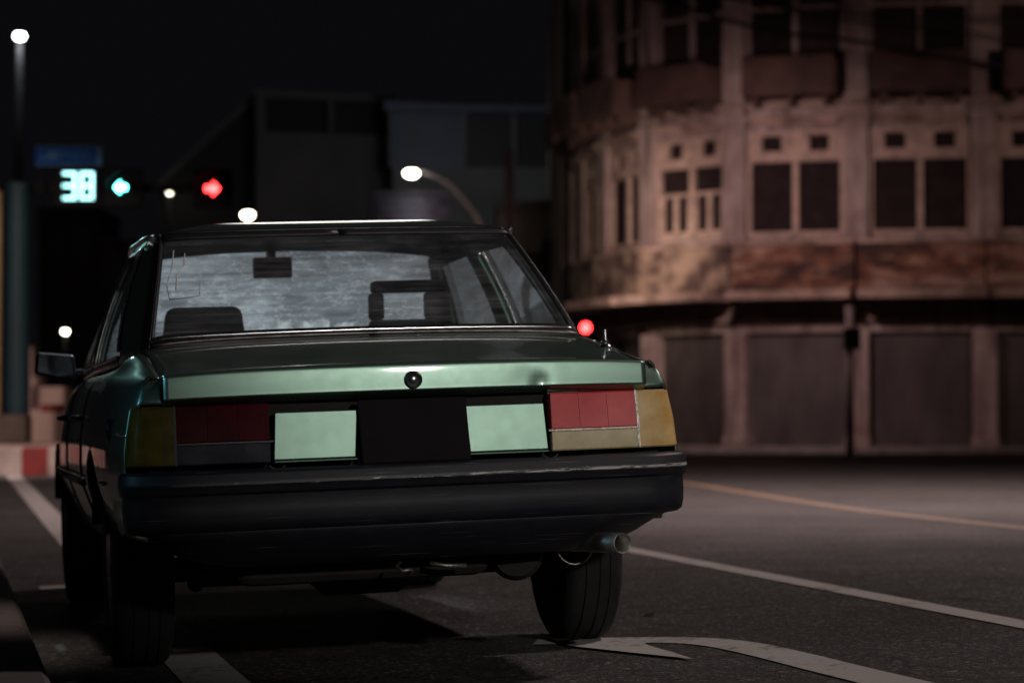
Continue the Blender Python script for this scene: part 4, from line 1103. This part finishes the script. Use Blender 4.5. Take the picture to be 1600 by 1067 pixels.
bm = nb(); px_quad(bm, YC + 0.2, [(729, 262), (729, 172), (890, 172), (890, 262)], 0.2); obj('window', bm, M['dark_void'], b2)
bm = nb(); px_quad(bm, YC - 0.5, [(600, 172), (600, 158), (720, 164), (890, 166), (890, 176), (720, 174)], 8); obj('roof', bm, M['blue_panel'], b2)
YD = 76.0
b3 = thing('low_building', 'low pale building with a small blue sign left of the shophouse', 'building', (W(850, YD), YD, 0))
bm = nb(); px_quad(bm, YD, [(778, 690), (778, 330), (1000, 318), (1000, 690)], 6); obj('wall', bm, M['pale_wall'], b3)
bm = nb(); px_quad(bm, YD - 0.4, [(772, 332), (772, 318), (1004, 300), (1004, 320)], 7); obj('roof', bm, M['grey_wall'], b3)
bm = nb(); px_quad(bm, YD - 0.1, [(800, 440), (800, 398), (876, 392), (876, 440)], 0.08); obj('window', bm, M['wood_dark'], b3)
bs = thing('shop_sign', 'small blue rectangular sign on the low pale building', 'sign', at(862, 383, YD - 0.3))
bm = nb(); px_quad(bm, YD - 0.3, [(850, 392), (850, 376), (875, 374), (875, 391)], 0.12); obj('sign_board', bm, M['sign_blue'], bs)
bm = nb(); 
for a in (848, 874): px_quad(bm, YD - 0.16, [(a, 394), (a, 373), (a + 2, 373), (a + 2, 394)], 0.1)
obj('bracket', bm, M['black_housing'], bs)
# corrugated awning under the curved lamp
aw = thing('awning', 'corrugated metal awning lit by the curved arm lamp', 'awning', at(640, 325, 63.2))
bm = nb(); rows = []
for j in range(41):
    k = j / 40; Y = 62.6 + 1.6 * k; z = Zy(352, 63) + (Zy(292, 63) - Zy(352, 63)) * k
    w_ = 0.16 * math.sin(k * 2 * math.pi * 4)
    rows.append([Vector((W(578, 63), Y - w_, z + w_)), Vector((W(702, 63), Y - w_, z + w_))])
add_grid(bm, rows); o = obj('sheet', bm, M['awning'], aw, True); solid(o, 0.01)
for a in (581, 699):
    bm = nb(); add_tube(bm, [(W(a, 63), 62.8, 0), (W(a, 63), 62.8, Zy(347, 63))], 0.05, 8); obj('post', bm, M['pole_metal'], aw, True)
# utility pole and cables
up = thing('utility_pole', 'tall concrete utility pole between the awning lamp and the shophouse', 'utility pole', (W(796, 64), 64, 0))
bm = nb(); add_tube(bm, [(W(796, 64), 64, 0), (W(796, 64), 64, Zy(235, 64))], [0.17, 0.11], 10); obj('post', bm, M['wood_dark'], up, True)
for pts, lab, Y in (([(900, -22), (1040, 4), (1200, 48), (1370, 70), (1700, 128)], 'thick dark cable sagging across the top of the shophouse', 50),
                    ([(900, -60), (1200, 8), (1420, 28), (1700, 40)], 'thin upper cable crossing the shophouse at the top of the photo', 49),
                    ([(1000, -40), (1300, 30), (1480, 44), (1700, 92)], 'thin cable crossing between the thick one and the upper one', 51)):
    bm = nb(); add_tube(bm, catmull([at(p[0], p[1], Y + k) for k, p in enumerate(pts)], 8), 0.045 if 'thick' in lab[:6] else 0.022, 6)
    tag(obj('cable', bm, M['cable'], None, True), lab, 'cable', 'overhead cables')
# dark terrace far on the left
YL = 100.0
for k, (a, b, top, lab) in enumerate(((60, 150, 330, 'narrow dark house beyond the teal post'), (152, 245, 380, 'lower dark house left of the sloping building'))):
    o = thing('dark_house', lab, 'building', (W((a + b) / 2, YL), YL, 0), group='dark houses down the street')
    bm = nb(); px_quad(bm, YL, [(a, 690), (a, top), (b, top), (b, 690)], 6); obj('wall', bm, M['wood_dark'], o)
    bm = nb(); px_quad(bm, YL - 0.2, [(a - 3, top), (a - 3, top - 6), (b + 3, top - 6), (b + 3, top)], 6.4); obj('roof', bm, M['dark_void'], o)
    for q in (0.2, 0.6):
        x = a + (b - a) * q; bm = nb(); px_quad(bm, YL - 0.05, [(x, top + 70), (x, top + 25), (x + 18, top + 25), (x + 18, top + 70)], 0.04); obj('window', bm, M['dark_void'], o)
# litter on the road
bm = nb(); g = ground_at(1014, 962); add_hex(bm, [Vector((g.x + x, g.y + y, gz(g.x, g.y) + z)) for x, y, z in ((-.018, -.02, .003), (.016, -.015, .003), (.02, .02, .003), (-.015, .018, .003), (-.016, -.017, .011), (.014, -.012, .016), (.018, .018, .010), (-.013, .015, .013))])
tag(obj('litter', bm, M['wood_dark'], None), 'small dark scrap lying on the asphalt right of the rear tyre', 'litter')
bm = nb(); pts = [ground_at(*p) for p in ((846, 1000), (868, 1006), (890, 1012), (901, 1010), (880, 1001), (858, 996))]
vs1 = [bm.verts.new((p.x, p.y, gz(p.x, p.y) + 0.013)) for p in pts]; bm.faces.new(vs1)
for v_ in vs1[::2]: v_.co.z += 0.012
o = tag(obj('leaf', bm, M['wood_dark'], None), 'dark curled leaf on the white line by the rear tyre', 'leaf'); solid(o, 0.003)

# ------------------------------------------------------------------ lights
def lamp(name, loc, target, watts, col, size=0.25, spot=None, blend=0.6):
    ld = bpy.data.lights.new(name, 'SPOT' if spot else 'POINT'); ld.energy = watts; ld.color = col; ld.shadow_soft_size = size
    if spot: ld.spot_size = R(spot); ld.spot_blend = blend
    o = bpy.data.objects.new(name, ld); link(o); o.location = loc
    o.rotation_euler = (Vector(target) - Vector(loc)).to_track_quat('-Z', 'Y').to_euler()
    return o
lamp('unseen_light', (4.9, -4.6, 4.2), (0.2, 7.0, 0.85), 1650, (1.0, 0.94, 0.88), 0.25, 12, 0.9)  # unseen street lamp behind on the right, cone narrowed to the tail
lamp('unseen_light', (7.5, 10.5, 9.0), (2.0, 10.5, 0), 1700, (1.0, 0.82, 0.77), 0.3, 120)  # unseen street lamp high on the right
lamp('unseen_light', (1.2, 17.5, 8.8), (-1.10, 10.2, 1.15), 5200, (0.90, 0.96, 1.0), 0.3, 11, 0.5)  # added narrow spot that makes the windscreen film glow
lamp('unseen_light', (-2.5, 32, 5.6), (-0.75, 8.6, 1.48), 380, (1.0, 0.96, 0.86), 1.5, 6, 0.5)  # added low spot for a bright rim along the roof edge
lamp('unseen_light', (-8.0, 32, 5.4), (-0.75, 8.6, 1.48), 300, (0.5, 1.0, 0.95), 0.3, 5.5, 0.5)  # added teal spot widening the roof rim highlight to the left
lamp('unseen_light', (4.5, 32, 5.6), (-0.65, 8.6, 1.48), 260, (1.0, 0.93, 0.80), 0.3, 5, 0.5)  # added warm spot widening the roof rim highlight to the right
lamp('unseen_light', (-6.5, 4.5, 3.0), (-1.0, 6.84, 0.87), 330, (0.30, 0.74, 1.0), 0.3, 7, 0.9)  # added bluish spot, no lamp body, tightened on the left tail corner
lamp('unseen_light', (-2.3, 8.2, 5.2), (-2.15, 8.3, 0), 420, (1.0, 0.82, 0.74), 0.3, 20, 0.8)  # added downward spot to brighten the near pavement
lamp('unseen_light', (-8.8, 27.0, 6.2), (-7.6, 34.5, 0), 2300, (1.0, 0.78, 0.70), 0.3, 66, 0.5)  # added spot to brighten the painted kerb and corner pavement
lamp('unseen_light', (3.7, 48.0, 7.2), (4.8, 57, 2.2), 1150, (1.0, 0.66, 0.65), 0.3, 112, 1.0)  # unseen warm street lamp before the facade, aimed low
lamp('unseen_light', (1.9, 54, 5.0), (2.8, 62, 4.0), 420, (1.0, 0.72, 0.61), 0.3, 130, 1.0)  # added fill for the left bays of the shophouse
lamp('unseen_light', (13.5, 46, 8.0), (15, 56, 6), 330, (1.0, 0.66, 0.62), 0.3, 140, 1.0)  # added weak fill for the right bays of the shophouse
lamp('unseen_light', (-3.0, 76, 9.0), (-3, 90, 9), 340, (0.92, 0.95, 1.0), 0.3, 160)  # added light lifting the mid buildings out of black
lamp('unseen_light', (3.6, 23, 7.5), (3.0, 24, 0), 3400, (1.0, 0.74, 0.71), 0.3, 140)  # added wide spot to brighten the far road

# ------------------------------------------------------------------ world, camera, render
w = bpy.data.worlds.new('World'); S.world = w; w.use_nodes = True
nt = w.node_tree; nt.nodes.clear()
wo = nt.nodes.new('ShaderNodeOutputWorld'); bg = nt.nodes.new('ShaderNodeBackground'); bg.inputs[0].default_value = (0.80, 0.76, 0.94, 1); bg.inputs[1].default_value = 0.0036
nt.links.new(bg.outputs[0], wo.inputs[0])
cd_ = bpy.data.cameras.new('camera'); cam = bpy.data.objects.new('camera', cd_); link(cam)
cd_.sensor_width = 36; cd_.lens = F / 1600 * 36; cd_.clip_end = 3000; cd_.clip_start = 0.1
cam.location = (0, 0, H); cam.rotation_euler = (math.pi / 2 + PITCH, 0, 0)
cd_.dof.use_dof = True; cd_.dof.focus_distance = 7.1; cd_.dof.aperture_fstop = 2.8; cd_.dof.aperture_blades = 9
S.camera = cam
S.view_settings.view_transform = 'Standard'; S.view_settings.look = 'None'; S.view_settings.exposure = 0.0; S.view_settings.gamma = 1.0
S.render.engine = 'CYCLES'
S.cycles.use_denoising = True
S.cycles.max_bounces = 8; S.cycles.transparent_max_bounces = 16; S.cycles.sample_clamp_indirect = 4.0; S.cycles.caustics_reflective = False; S.cycles.caustics_refractive = False
